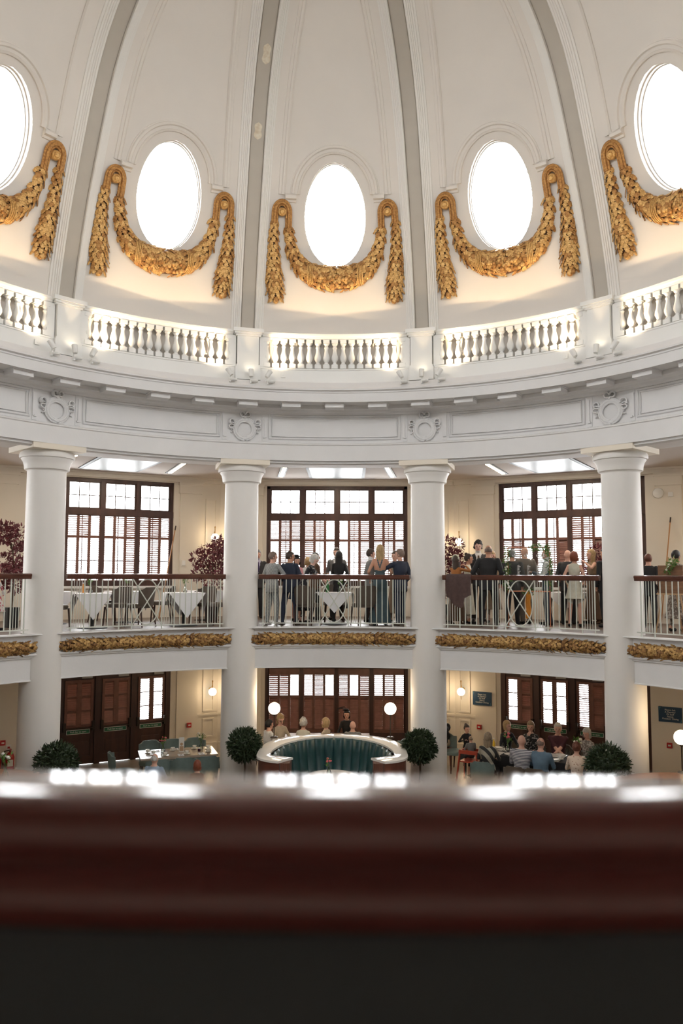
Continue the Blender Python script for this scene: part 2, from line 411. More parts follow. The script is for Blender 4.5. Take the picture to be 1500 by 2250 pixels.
fpo = fp.build('trim_7', 'plaster', sharp=25)
for i in range(12):
    o = fpo if i == 0 else fpo.copy()
    if i: C.objects.link(o)
    o.matrix_world = Rot(30 * i); structure(o, 'long sunk frieze panel')
# ---- columns
def make_column():
    e = empty('column')
    b = MB(); b.lathe([(.43, ZG), (.43, ZG + .12), (.40, ZG + .16), (.375, ZG + .2), (.368, ZG + .3)] + [(lerp(.368, .345, (i / 12) ** 1.6), lerp(ZG + .3, 1.90, i / 12)) for i in range(1, 13)], 48)
    b.build('shaft', 'column', e)
    b = MB(); b.lathe([(.345, 1.88), (.355, 1.90), (.395, 1.915), (.40, 1.94), (.405, 1.99), (.425, 2.06), (.455, 2.105), (.455, 2.12), (.485, 2.125), (.492, 2.15), (.49, 2.19), (.475, 2.225), (.45, 2.245)], 48)
    b.build('capital', 'column', e)
    b = MB(); b.box(-.5, .5, -.53, .55, 2.245, 2.345); b.build('abacus', 'cream', e)
    return e
clabels = {-45: 'white round column at the left edge of the photo, its shaft beside the end of the left gallery railing', -15: 'white round column left of the middle bay', 15: 'white round column right of the middle bay', 45: 'white round column far right, in front of the dining party window'}
col = make_column(); used = False
for i in range(12):
    ph = -45 + 30 * i
    if ph > 180: ph -= 360
    o = col if i == 0 else copy_tree(col, Rot(0))
    o.matrix_world = Rot(ph) @ Matrix.Translation((0, 7.5, 0))
    if ph in clabels: tag(o, clabels[ph], 'column')
    else: tag(o, 'white round column outside the frame of the photograph', 'column', 'columns outside the frame')
# ---- floors, slab, gallery ceiling
mb = MB(); ring(mb, [(7.36, ZU), (11.9, ZU)], 0, 360, N)
structure(mb.build('floor', 'floor_up'), 'dark polished gallery floor')
mb = MB(); ring(mb, [(7.362, ZU - .02), (7.362, ZU), (7.20, ZU), (7.17, ZU - .008), (7.165, ZU - .024), (7.19, ZU - .034), (7.27, ZU - .04), (7.27, -1.40), (7.22, -1.41), (7.205, -1.435), (7.215, -1.455), (7.25, -1.47), (7.25, -1.49), (7.285, -1.50), (7.285, -1.875), (7.27, -1.885), (7.27, -1.90), (7.75, -1.90), (7.75, -1.86), (11.9, -1.86)], 0, 360, N)
structure(mb.build('trim_8', 'plaster', sharp=25), 'white edge beam and soffit of the gallery')
mb = MB(); mb.add([PR(a, 12.2, ZG) for a in range(0, 360, 10)], [tuple(range(35, -1, -1))])
structure(mb.build('floor', 'floor_g', smooth=False), 'pale ground floor')
mb = MB(); ring(mb, [(8.05, 2.47), (11.9, 2.47)], 0, 360, 72)
structure(mb.build('ceiling', 'ceil'), 'flat ceiling over the gallery')
# ---- outer walls
HW, D0, D1 = 1.83, 11.3, 11.62
SIDE_C, SIDE_K = {1: -.07, -1: .03}, .957   # the windows beside the middle one are a little narrower
def wall_mesh(holes, c=0, k=1):
    b = MB(); U = 3.10
    zs = [ZG, 2.6]
    if holes:
        b.box(-U, c - HW * k, D0, D1, ZG, 2.6); b.box(c + HW * k, U, D0, D1, ZG, 2.6)
        b.box(c - HW * k, c + HW * k, D0, D1, 2.31, 2.6); b.box(c - HW * k, c + HW * k, D0, D1, -2.28, -.28)
    else: b.box(-U, U, D0, D1, ZG, 2.6)
    return b.build('wall', 'creamwarm')
wh, wp, wl, wr_ = wall_mesh(True), wall_mesh(False), wall_mesh(True, .03, SIDE_K), wall_mesh(True, -.07, SIDE_K)
def deco_mesh():
    b = MB()
    for s in (-1, 1):
        def bx(u0, u1, d, z0, z1):
            a0, a1 = sorted((s * u0, s * u1)); b.box(a0, a1, D0 - d, D0 + .01, z0, z1)
        bx(1.93, 2.47, .06, ZU, 2.33); bx(1.90, 2.49, .10, 2.05, 2.33); bx(1.88, 2.51, .12, 2.26, 2.33)
        bx(1.86, 3.0, .07, ZU, -.86); bx(1.86, 3.0, .09, -.86, -.82)
        bx(1.93, 2.47, .05, ZG, -1.9); bx(1.86, 3.0, .06, ZG, ZG + .22); bx(2.47, 3.0, .03, -3.55, -3.5)
        for (z0, z1) in ((-.6, 1.95), (ZG + .35, -3.62), (-3.45, -1.95)):
            for (a, c, e, f, g) in ((2.62, 2.92, z0, z0 + .035, .025), (2.62, 2.92, z1 - .035, z1, .025), (2.62, 2.655, z0 + .035, z1 - .035, .025), (2.885, 2.92, z0 + .035, z1 - .035, .025)): bx(a, c, g, e, f)
    b.box(-3.0, 3.0, D0 - .08, D0 + .01, 2.33, 2.47); b.box(-3.0, 3.0, D0 - .12, D0 + .01, 2.42, 2.47)
    return b.build('trim_9', 'creamwarm', sharp=25)
dm = deco_mesh()
for i in range(12):
    hol = i in (0, 1, 2, 3, 9, 10, 11)
    src = {11: wl, 1: wr_}.get(i, wh if hol else wp)
    o = src.copy(); C.objects.link(o); o.name = 'wall_' + SIDES[i]; o.matrix_world = Rot(30 * i)
    structure(o, 'cream outer wall, %s side' % SIDES[i].replace('_', ' '))
    d = dm if i == 0 else dm.copy()
    if i: C.objects.link(d)
    d.matrix_world = Rot(30 * i); structure(d, 'pilasters, dado and panel mouldings on the outer wall')
for o in (wh, wp, wl, wr_): bpy.data.objects.remove(o)
def bay_fit(i): return Rot(30 * i) @ (Matrix.Translation((SIDE_C[i], 0, 0)) @ Matrix.Scale(SIDE_K, 4, (1, 0, 0)) if i in SIDE_C else Matrix.Identity(4))
# ---- gallery windows
PIT = .8975
def slats(b, u0, u1, z0, z1, tilt, y=D0 + .10, pitch=.052, dep=.056):
    n = max(1, int(round((z1 - z0) / pitch))); c, s = cos(tilt), sin(tilt)
    for i in range(n):
        z = z0 + (i + .5) * (z1 - z0) / n
        dy, dz, ty, tz = c * dep / 2, s * dep / 2, -s * .004, c * .004
        q = [(y - dy - ty, z - dz - tz), (y + dy - ty, z + dz - tz), (y + dy + ty, z + dz + tz), (y - dy + ty, z - dz + tz)]
        b.add([(u0, a, c2) for a, c2 in q] + [(u1, a, c2) for a, c2 in q], [(0, 1, 2, 3), (7, 6, 5, 4), (0, 4, 5, 1), (1, 5, 6, 2), (2, 6, 7, 3), (3, 7, 4, 0)])
def frame_rect(b, u0, u1, z0, z1, w, y0, y1):
    b.box(u0, u1, y0, y1, z0, z0 + w); b.box(u0, u1, y0, y1, z1 - w, z1)
    b.box(u0, u0 + w, y0, y1, z0 + w, z1 - w); b.box(u1 - w, u1, y0, y1, z0 + w, z1 - w)
def gallery_window(name, idx, seed):
    rnd = random.Random(seed)
    e = empty(name)
    b = MB(); b.box(-HW, HW, D0 + .06, D0 + .2, 2.235, 2.31); b.box(-HW, HW, D0 + .04, D0 + .2, 1.42, 1.57); b.box(-HW, HW, D0 + .04, D0 + .2, -.28, -.16)
    b.box(-HW, -HW + .085, D0 + .06, D0 + .2, -.28, 2.31); b.box(HW - .085, HW, D0 + .06, D0 + .2, -.28, 2.31)
    for k in (-1, 0, 1): b.box(k * PIT - .052, k * PIT + .052, D0 + .05, D0 + .2, -.28, 2.31)
    b.build('window_frame', 'wood', e, smooth=False)
    b = MB(); b.box(-HW - .04, HW + .04, D0 - .06, D0 + .08, -.34, -.28); b.build('window_sill', 'white', e, smooth=False)
    b = MB(); b.box(-HW + .05, HW - .05, D0 + .26, D0 + .265, -.28, 2.3); b.build('pane', 'glass', e, smooth=False)
    b = MB()
    for z in (.33, .88): b.box(-HW, HW, D0 + .24, D0 + .29, z - .012, z + .012)
    for k in range(4):
        c = (k - 1.5) * PIT; b.box(c - .012, c + .012, D0 + .24, D0 + .29, -.28, 1.5)
    b.build('outer_glazing_bars', 'wood', e, smooth=False)
    for k in range(4):
        c = (k - 1.5) * PIT; b = MB(); frame_rect(b, c - .405, c + .405, 1.56, 2.245, .045, D0 + .09, D0 + .14)
        for t in (-1, 1): b.box(c + t * .125 - .011, c + t * .125 + .011, D0 + .1, D0 + .13, 1.6, 2.2)
        b.box(c - .37, c + .37, D0 + .1, D0 + .13, 1.888, 1.910)
        b.build('top_light', 'wood', e, smooth=False)
        for j in range(3):
            cc = c + (j - 1) * .275; sh = MB()
            w0 = .1375
            sh.box(cc - w0, cc - w0 + .036, D0 + .07, D0 + .11, -.2, 1.46); sh.box(cc + w0 - .036, cc + w0, D0 + .07, D0 + .11, -.2, 1.46)
            for z0, z1 in ((-.2, -.14), (.865, .93), (1.40, 1.46)): sh.box(cc - w0 + .03, cc + w0 - .03, D0 + .07, D0 + .11, z0, z1)
            tu = rnd.choice([.1, .45, .6, .7, .3, .75]); tl = rnd.choice([.3, .5, .65, .2])
            if idx == 0: tu = min(tu, .62)
            if idx == 1: tu = .05 if k < 2 else tu; tl = [.4, .5, 1.1][j] if 1 <= k <= 2 else (1.0 if (k == 3 and j == 1) else tl)
            slats(sh, cc - w0 + .03, cc + w0 - .03, .93, 1.40, tu); slats(sh, cc - w0 + .03, cc + w0 - .03, -.14, .865, tl)
            sh.build('shutter', 'shutter', e, smooth=False)
    return e
for i in (-3, -2, -1, 0, 1, 2, 3):
    o = gallery_window('window_2', i, 100 + i); o.matrix_world = bay_fit(i); structure(o, 'tall gallery window with dark timber top lights and louvred shutters')
# ---- ground floor: full height shuttered window in the middle, doors either side
def ground_window():
    e = empty('window_3'); zt, zb = -2.30, ZG + .45
    b = MB(); b.box(-HW, HW, D0 + .05, D0 + .2, zt - .1, zt); b.box(-HW, HW, D0 + .05, D0 + .2, ZG, zb)
    b.box(-HW, -HW + .1, D0 + .06, D0 + .2, zb, zt); b.box(HW - .1, HW, D0 + .06, D0 + .2, zb, zt)
    for k in (-1, 0, 1): b.box(k * PIT - .05, k * PIT + .05, D0 + .05, D0 + .2, zb, zt)
    b.build('window_frame', 'wood', e, smooth=False)
    b = MB(); b.box(-HW + .05, HW - .05, D0 + .26, D0 + .265, ZG, zt); b.build('pane', 'glass', e, smooth=False)
    rnd = random.Random(5)
    for k in range(4):
        c = (k - 1.5) * PIT
        for j in range(3):
            cc = c + (j - 1) * .27; sh = MB(); w0 = .135
            sh.box(cc - w0, cc - w0 + .032, D0 + .06, D0 + .1, zb, zt - .1); sh.box(cc + w0 - .032, cc + w0, D0 + .06, D0 + .1, zb, zt - .1)
            for z0, z1 in ((zt - .26, zt - .1), (-3.14, -3.07), (zb, zb + .08)): sh.box(cc - w0 + .03, cc + w0 - .03, D0 + .06, D0 + .1, z0, z1)
            slats(sh, cc - w0 + .032, cc + w0 - .032, -3.07, zt - .26, rnd.choice([.1, .5, .65, .35]))
            slats(sh, cc - w0 + .032, cc + w0 - .032, zb + .08, -3.14, 1.12)
            sh.build('shutter', 'shutter', e, smooth=False)
    return e
structure(ground_window(), 'row of tall louvred shutters behind the booth')
def text_mesh(txt, size, mat_, parent, T, align='CENTER', name='lettering', shear=0, spacing=1.0, depth=.002):
    cu = bpy.data.curves.new(name, 'FONT'); cu.body = txt; cu.size = size; cu.align_x = align; cu.align_y = 'CENTER'; cu.extrude = depth; cu.shear = shear; cu.space_line = spacing
    to = bpy.data.objects.new(name, cu); C.objects.link(to)
    dg = bpy.context.evaluated_depsgraph_get(); me = bpy.data.meshes.new_from_object(to.evaluated_get(dg))
    bpy.data.objects.remove(to); me.materials.clear(); me.materials.append(M[mat_] if isinstance(mat_, str) else mat_)
    o = bpy.data.objects.new(name, me); C.objects.link(o); o.parent = parent; o.matrix_local = T; return o
FACE = Matrix.Rotation(pi / 2, 4, 'X')   # text facing -Y (towards the rotunda)
def door_bay(name, opens):
    e = empty(name); zt = -2.28
    b = MB(); b.box(-HW, HW, D0 + .02, D0 + .2, zt - .08, zt)
    for u in (-HW, -PIT, 0, PIT, HW):
        b.box(max(-HW, u - .07 - .05 * (abs(u) == HW)), min(HW, u + .07 + .05 * (abs(u) == HW)), D0 + .01, D0 + .2, ZG, zt - .08)
    b.build('door_frame', 'wood', e, smooth=False)
    for k in range(4):
        c = (k - 1.5) * PIT
        lf = MB(); w0 = PIT / 2 - .055; y0, y1 = D0 + .06, D0 + .11
        for (a, d, z0, z1) in ((-w0, w0, zt - .24, zt - .08), (-w0, -w0 + .1, ZG + .01, zt - .24), (w0 - .1, w0, ZG + .01, zt - .24), (-w0 + .1, w0 - .1, -3.85, -3.55), (-w0 + .1, w0 - .1, ZG + .01, ZG + .2)):
            lf.box(c + a, c + d, y0, y1, z0, z1)
        lf.box(c - w0 + .1, c + w0 - .1, y0 + .02, y1, ZG + .2, -3.85)
        lf.box(c - w0 + .16, c + w0 - .16, y0 + .005, y0 + .03, ZG + .27, -3.92)
        leaf = lf.build('door_leaf', 'wood', e, smooth=False)
        for j in (0, 1):
            cc = c + (j - .5) * .342; sh = MB(); frame_rect(sh, cc - .172, cc + .172, -3.58, -2.49, .06, D0 + .03, D0 + .07)
            for zz in (-2.87, -3.2): sh.box(cc - .115, cc + .115, D0 + .03, D0 + .07, zz - .012, zz + .012)
            op = opens[k][j]
            for z0, z1 in ((-3.52, -3.212), (-3.188, -2.882), (-2.858, -2.55)):
                if op < 1.5: slats(sh, cc - .115, cc + .115, z0, z1, op, y=D0 + .055)
            if op >= 1.5: pass
            so = sh.build('shutter', 'shutter', leaf, smooth=False)
        b = MB(); b.tube([(c - w0 + .03, D0 - .03, -3.60), (c + w0 - .03, D0 - .03, -3.60)], .014, 8)
        for s in (-1, 1): b.box(c + s * (w0 - .05) - .03, c + s * (w0 - .05) + .03, D0 - .05, D0 + .06, -3.66, -3.45)
        b.build('push_bar', 'iron', leaf)
        b = MB(); b.cur = 0; b.box(c - .27, c + .27, D0 + .048, D0 + .06, -3.725, -3.645)
        b.cur = 1
        for (a, d, z0, z1) in ((-.28, .28, -3.735, -3.725), (-.28, .28, -3.645, -3.635), (-.28, -.27, -3.735, -3.635), (.27, .28, -3.735, -3.635)): b.box(c + a, c + d, D0 + .046, D0 + .06, z0, z1)
        sg = b.build('push_sign', ['signgreen', 'white'], leaf, smooth=False)
        text_mesh('Push bar to open', .055, 'white', sg, Matrix.Translation((c, D0 + .046, -3.685)) @ FACE)
        b = MB(); b.box(c + .05, c + .3, D0 + .0, D0 + .06, zt - .17, zt - .11); b.build('door_closer', 'gray', leaf, smooth=False)
    b = MB(); b.box(-HW + .05, HW - .05, D0 + .26, D0 + .265, ZG, zt); b.build('pane', 'glass', e, smooth=False)
    return e
o = door_bay('door_1', [(1.15, 1.15), (1.15, 1.15), (1.15, 1.15), (.12, .12)]); o.matrix_world = bay_fit(-1); structure(o, 'dark timber exit doors with louvred shutters, left')
o = door_bay('door_2', [(.12, 1.1), (.10, .10), (.35, 1.2), (1.2, 1.2)]); o.matrix_world = bay_fit(1); structure(o, 'dark timber exit doors with louvred shutters, right')
for i in (-3, -2, 2, 3):
    o = door_bay('door_3', [(1.15, 1.15)] * 4); o.matrix_world = Rot(30 * i); structure(o, 'dark timber exit doors outside the frame')
# ================================================================== BALUSTRADE UNDER THE DOME
BAYW = {0: 'middle bay', -30: 'bay left of the middle', 30: 'bay right of the middle', -60: 'far left edge bay', 60: 'far right edge bay'}
BLU = 1.46
def make_balustrade():
    e = empty('balustrade')
    b = MB(); ring(b, [(6.84, 3.95), (6.84, 4.20), (6.825, 4.21), (6.825, 4.235), (6.86, 4.25), (6.98, 4.25), (6.98, 3.95)], -12.83, 12.83, 14); b.build('plinth', 'white', e, sharp=25)
    b = MB(); ring(b, [(6.99, 4.86), (6.86, 4.86), (6.855, 4.875), (6.83, 4.885), (6.825, 4.91), (6.80, 4.925), (6.795, 4.965), (6.82, 4.985), (6.99, 4.985), (6.99, 4.86)], -12.5, 12.5, 14); b.build('top_rail', 'white', e, sharp=25)
    for s in (-1, 1):
        b = MB(); a0, a1 = sorted((s * 11.75, s * 12.98)); wedge(b, a0, a1, 6.85, 6.97, 4.24, 4.87); b.build('end_block', 'white', e, smooth=False)
    b = MB()
    b.box(-.066, .066, -.066, .066, 0, .085); b.box(-.066, .066, -.066, .066, .535, .61)
    b.lathe([(.055, .085), (.058, .10), (.05, .112), (.036, .125), (.034, .14), (.044, .155), (.066, .20), (.07, .235), (.064, .275), (.046, .33), (.036, .38), (.034, .42), (.044, .44), (.046, .455), (.036, .47), (.034, .49), (.05, .51), (.056, .522), (.055, .535)], 14)
    proto = None
    for k in range(-8, 9):
        if proto is None: o = proto = b.build('baluster', 'white', e)
        else: o = proto.copy(); C.objects.link(o); o.parent = e
        o.matrix_local = Rot(k * BLU) @ Matrix.Translation((0, 6.905, 4.25))
    return e
bal = make_balustrade()
for i, ph in enumerate((0, -30, 30, -60, 60, 90, 120, 150, 180, 210, 240, 270)):
    o = bal if i == 0 else copy_tree(bal, Rot(0)); o.matrix_world = Rot(ph)
    if ph in BAYW: tag(o, 'white plaster balustrade with turned balusters, %s' % BAYW[ph], 'balustrade', 'balustrades at the foot of the dome')
    else: tag(o, 'white plaster balustrade outside the frame of the photograph', 'balustrade', 'balustrades outside the frame')
def make_pier():
    e = empty('balustrade_pier')
    b = MB(); wedge(b, -1.85, 1.85, 6.79, 7.03, 4.22, 4.86); wedge(b, -2.15, 2.15, 6.77, 7.03, 3.95, 4.22); wedge(b, -2.0, 2.0, 6.78, 7.03, 4.22, 4.26); b.build('pier_body', 'white', e, smooth=False)
    b = MB()
    for a, r, z0, z1 in ((2.15, 6.77, 4.85, 4.885), (2.4, 6.745, 4.885, 4.925), (2.65, 6.72, 4.925, 5.0)): wedge(b, -a, a, r, 7.03, z0, z1)
    b.build('pier_cap', 'white', e, smooth=False)
    return e
pr = make_pier()
PL = {-45: 'far left', -15: 'left of the middle bay', 15: 'right of the middle bay', 45: 'far right'}
for i, ph in enumerate((-15, -45, 15, 45, 75, 105, 135, 165, 195, 225, 255, 285)):
    o = pr if i == 0 else copy_tree(pr, Rot(0)); o.matrix_world = Rot(ph)
    if ph in PL: tag(o, 'square white balustrade pier standing under the dome rib, %s' % PL[ph], 'pier', 'piers of the dome balustrade')
    else: tag(o, 'square white balustrade pier outside the frame', 'pier', 'piers outside the frame')
# ---- spotlights on the cornice
def make_spot(kind):
    """kind -1 / 0 / 1: head leaning left / upright / leaning right"""
    e = empty('spotlight')
    T = Matrix.Translation((0, 6.60, 4.02)) @ Matrix.Rotation(radians(30) * kind, 4, 'Y') @ Matrix.Rotation(radians(-12), 4, 'X')
    b = MB(); b.lathe([(.0, -.06), (.038, -.06), (.044, -.04), (.047, .0), (.052, .09), (.052, .10), (.046, .10), (.046, .085)], 18, T); b.build('lamp_head', 'white', e)
    b = MB(); b.lathe([(.0, .088), (.046, .088)], 18, T); b.build('lens', 'lens', e)
    b = MB(); b.tube([(0.05 * -kind, 6.66, 3.90), (-.02 * kind, 6.64, 3.94), (0, 6.62, 3.98)], .012, 8); b.box(-.012, .012, 6.60, 6.70, 3.84, 3.92); b.build('bracket', 'white', e)
    b = MB(); b.lathe([(0, 0), (.06, 0), (.066, .01), (.066, .03), (.055, .04), (0, .042)], 16, Matrix.Translation((.07, 6.60, 3.865)) @ Matrix.Scale(1.15, 4, (1, 0, 0))); b.build('driver_box', 'white', e)
    return e
sp = {k: make_spot(k) for k in (-1, 0, 1)}; first = {-1: 1, 0: 1, 1: 1}
KN = {-1: 'leaning left', 0: 'upright with its lit lens showing', 1: 'leaning right'}
for ph in (-75, -45, -15, 15, 45, 75):
    for k in (-1, 0, 1):
        a = ph + k * 3.3 + (.35 if k == 0 else 0)
        o = sp[k] if first[k] else copy_tree(sp[k], Rot(0)); first[k] = 0; o.matrix_world = Rot(a)
        if ph in PL: tag(o, 'small white cornice spotlight %s, below the %s pier' % (KN[k], {-45: 'far left', -15: 'inner left', 15: 'inner right', 45: 'far right'}[ph]), 'spotlight', 'spotlights on the cornice')
        else: tag(o, 'small white cornice spotlight outside the frame', 'spotlight', 'spotlights outside the frame')
        R = Rot(a)
        p = R @ Vector((.10 * sin(radians(30)) * k, 6.60, 4.125)); d = R.to_3x3() @ Vector((sin(radians(42)) * k, .42 if k else .02, .9))
        spot('spotlight_beam', p, d, 135 if k else 28, (1, .72, .42), 80 if k else 44, .8, .03)
for ph in (105, 135, 165, 195, 225, 255):
    R = Rot(ph); spot('spotlight_beam', R @ Vector((0, 6.62, 4.125)), R.to_3x3() @ Vector((0, .3, 1)), 110, (1, .76, .48), 90, .8, .05)
# small square sensors on the plinth
b = MB(); b.box(-.045, .045, -.012, 0, -.045, .045); b.ell((0, -.012, 0), .008, .006, .008, 8, 6)
so = b.build('sensor_plate', 'white')
for i, (ph, lb) in enumerate(((-49.8, 'far left bay'), (-8.9, 'middle bay'), (39.4, 'bay right of the middle'))):
    o = so if i == 0 else so.copy()
    if i: C.objects.link(o)
    o.matrix_world = Rot(ph) @ Matrix.Translation((0, 6.825, 4.08)); tag(o, 'tiny square white sensor plate on the balustrade plinth, %s' % lb, 'sensor')
# ================================================================== GILDED GARLANDS
def leaf(mb, P, d, n, L, W, lift=.3, curl=.25):
    """lobed leaf at P pointing along d on a surface with normal n"""
    d = d.normalized(); n = (n - d * n.dot(d)).normalized(); s = d.cross(n)
    prof_ = [(0, .12), (.2, .5), (.34, .34), (.52, .5), (.66, .28), (.84, .3), (1, .0)]
    mid = []; l = []; r = []
    for t, w_ in prof_:
        h = L * (lift * t - curl * t * t) ; c = P + d * (t * L) + n * h
        mid.append(c + n * (.10 * W)); l.append(c - s * (w_ * W) - n * .04 * W); r.append(c + s * (w_ * W) - n * .04 * W)
    o = len(mb.v); k = len(mid)
    mb.v += [tuple(v) for v in mid + l + r]
    for i in range(k - 1):
        mb.f.append((o + i, o + k + i, o + k + i + 1, o + i + 1)); mb.f.append((o + i, o + i + 1, o + 2 * k + i + 1, o + 2 * k + i)); mb.mi += [mb.cur] * 2
M['pinkbloom'] = mat('pink_petals', (.62, .12, .14), .6); M['whitebloom'] = mat('cream_petals', (.72, .66, .52), .6)
rnd = random.Random(3)
def leafy(mb, path, widths, nf, dirsign, row=.082, per=.085, L=.135, W=.115, hump=.75, jitter=.2):
    """leaves laid like scales over a half round roll following path; nf(i) = surface normal"""
    pts = [Vector(p) for p in path]; ln = [0]
    for a, b2 in zip(pts, pts[1:]): ln.append(ln[-1] + (b2 - a).length)
    tot = ln[-1]; nr = int(tot / row)
    for q in range(nr):
        s = (q + .5) * row
        i = max(j for j in range(len(ln) - 1) if ln[j] <= s); t = (s - ln[i]) / (ln[i + 1] - ln[i])
        P = pts[i].lerp(pts[i + 1], t); tg = (pts[i + 1] - pts[i]).normalized(); nn = Vector(nf(i)).normalized(); w_ = lerp(widths[i], widths[i + 1], t)
        sd = tg.cross(nn).normalized(); k = max(3, int(pi * w_ / per))
        for j in range(k):
            a = pi * (j + .5 + (.5 if q % 2 else 0)) / k
            if a > pi * .99: continue
            o = sd * cos(a) * w_ + nn * sin(a) * w_ * hump; on = (sd * cos(a) + nn * sin(a) * 1.1)
            d = tg * dirsign + sd * cos(a) * .25 + Vector([rnd.uniform(-jitter, jitter) for _ in range(3)])
            mb.cur = 1 if rnd.random() < .6 else 0
            leaf(mb, P + o, d, on, L * rnd.uniform(.85, 1.15), W * rnd.uniform(.9, 1.15), lift=rnd.uniform(.25, .5))
def roll(mb, path, widths, nf, hump=.7):
    rows = []; pts = [Vector(p) for p in path]; k = len(pts)
    for i, P in enumerate(pts):
        t = (pts[min(i + 1, k - 1)] - pts[max(i - 1, 0)]).normalized(); nn = Vector(nf(i)).normalized(); sd = t.cross(nn).normalized()
        rows.append([P + sd * cos(pi * j / 10) * widths[i] * .96 + nn * (sin(pi * j / 10) * widths[i] * hump * .94 - .01) for j in range(11)])
    mb.grid(rows)
def spline(pts, n):
    out = []; k = len(pts)
    for s in range(n + 1):
        t = s / n * (k - 1); i = min(int(t), k - 2); f = t - i
        p = [pts[max(0, min(k - 1, i + q))] for q in (-1, 0, 1, 2)]
        out.append([.5 * ((2 * p[1][c]) + (-p[0][c] + p[2][c]) * f + (2 * p[0][c] - 5 * p[1][c] + 4 * p[2][c] - p[3][c]) * f * f + (-p[0][c] + 3 * p[1][c] - 3 * p[2][c] + p[3][c]) * f ** 3) for c in range(len(p[0]))])
    return out
def make_garland():
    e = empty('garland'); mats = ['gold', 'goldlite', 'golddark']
    # swag: (phi, z, half width)
    half = spline([(-8.45, 7.10, .075), (-8.25, 6.9, .085), (-7.75, 6.68, .11), (-6.85, 6.46, .145), (-5.5, 6.30, .175), (-3.9, 6.20, .205), (-2.0, 6.145, .225), (0, 6.125, .235)], 24)
    full = half + [(-p, z, w_) for p, z, w_ in reversed(half[:-1])]
    pth = [dome_p(p, z, .0) for p, z, _ in full]; wd = [w_ for _, _, w_ in full]; nf = lambda i: dome_n(full[i][0], full[i][1])
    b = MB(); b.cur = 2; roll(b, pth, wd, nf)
    m = len(half); leafy(b, pth[:m - 1], wd[:m - 1], nf, 1); h2 = list(reversed(full[m + 1:]))
    leafy(b, [dome_p(p, z) for p, z, _ in h2], [w_ for _, _, w_ in h2], lambda i: dome_n(h2[i][0], h2[i][1]), 1)
    # fruit, roses and scrolls in the middle
    r2 = random.Random(11)
    for q in range(100):
        p = r2.uniform(-3.0, 3.0); a = r2.uniform(.12, .88) * pi; w_ = .225 - abs(p) * .006
        P = dome_p(p, 6.128 + abs(p) ** 2 * .0035); n = dome_n(p, 6.13); s = Vector((0, 0, 1))
        c = P + s * cos(a) * w_ * .95 + n * (sin(a) * w_ * .80 + .02); b.cur = r2.choice((0, 1)); rr = r2.uniform(.028, .05)
        b.ell(c, rr, rr, rr, 10, 7)
    for (p, zz, rr) in ((-.5, 6.18, .075), (-.9, 6.02, .085), (1.1, 6.10, .07)):
        n = dome_n(p, zz); c = dome_p(p, zz, .15); u = n.cross(Vector((0, 0, 1))).normalized(); v = n.cross(u)
        for q, sc_ in enumerate((1, .68, .36)):
            b.cur = 1; b.tube([c + (u * cos(t * pi / 9) + v * sin(t * pi / 9)) * rr * sc_ + n * .02 * q for t in range(18)], .013, 6, closed=True)
    for s in (-1, 1):   # ribbon strands binding the swag
        for q in range(4):
            p0 = s * (3.6 + q * .28); b.cur = 1
            b.tube([dome_p(p0 + s * .5 * sin(a), 6.20 + .21 * cos(a) , .02 + .165 * sin(a)) for a in [pi * t / 10 for t in range(11)]], .014, 6)
    b.build('swag', mats, e, sharp=60)
    for s in (-1, 1):
        dr = spline([(10.95, 7.20, .068), (11.05, 6.95, .085), (11.0, 6.7, .10), (10.85, 6.4, .125), (10.65, 6.12, .155), (10.45, 5.88, .15), (10.35, 5.72, .12), (10.3, 5.66, .07)], 22)
        dr = [(s * p, z, w_) for p, z, w_ in dr]
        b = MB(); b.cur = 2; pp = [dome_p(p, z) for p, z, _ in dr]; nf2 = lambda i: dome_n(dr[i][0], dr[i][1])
        roll(b, pp, [x[2] for x in dr], nf2); leafy(b, pp, [x[2] for x in dr], nf2, 1, row=.075, L=.12, W=.10, per=.075)
        b.ell(dome_p(s * 10.3, 5.66, .05), .06, .06, .06, 10, 8)
        b.build('drop', mats, e, sharp=60)
        # plain strap looped over the knob
        b = MB(); b.cur = 0
        st = [(s * (9.72 + 1.25 * cos(a)), 7.33 + (.17 if sin(a) > 0 else .17) * sin(a)) for a in [pi * t / 12 for t in range(13)]]
        st = [(s * 11.0, 7.12)] + st + [(s * 8.45, 7.05)]
        for o_, r_ in ((-.045, .026), (0, .032), (.045, .026)):
            pts = []
            for i, (p, z) in enumerate(st):
                a = atan2(z - 7.33, (p - s * 9.72) / 8.9) if z > 7.2 else (0 if abs(p) > 9.7 else pi)
                sgn = 1
                rr = o_; c = dome_p(p, z, .05 + (.015 if o_ == 0 else 0))
                cen = dome_p(s * 9.72, 7.33 if z > 7.2 else z, .05); dd = (c - cen).normalized(); pts.append(c + dd * rr)
            b.tube(pts, r_, 8)
        b.build('strap', ['gold', 'goldlite'], e)
        b = MB(); n = dome_n(s * 9.72, 7.33); q = n.to_track_quat('Z', 'Y').to_matrix().to_4x4(); T = Matrix.Translation(dome_p(s * 9.72, 7.33)) @ q
        b.lathe([(0, .15), (.03, .148), (.045, .13), (.05, .12), (.06, .125), (.075, .115), (.085, .09), (.085, 0)], 20, T); b.build('knob', ['goldlite'], e)
    return e
gar = make_garland()
for i, ph in enumerate((0, -30, 30, -60, 60)):
    o = gar if i == 0 else copy_tree(gar, Rot(0)); o.matrix_world = Rot(ph)
    tag(o, 'gilded garland below the oval dome window, %s' % BAYW[ph], 'garland', 'gilded garlands under the dome windows')
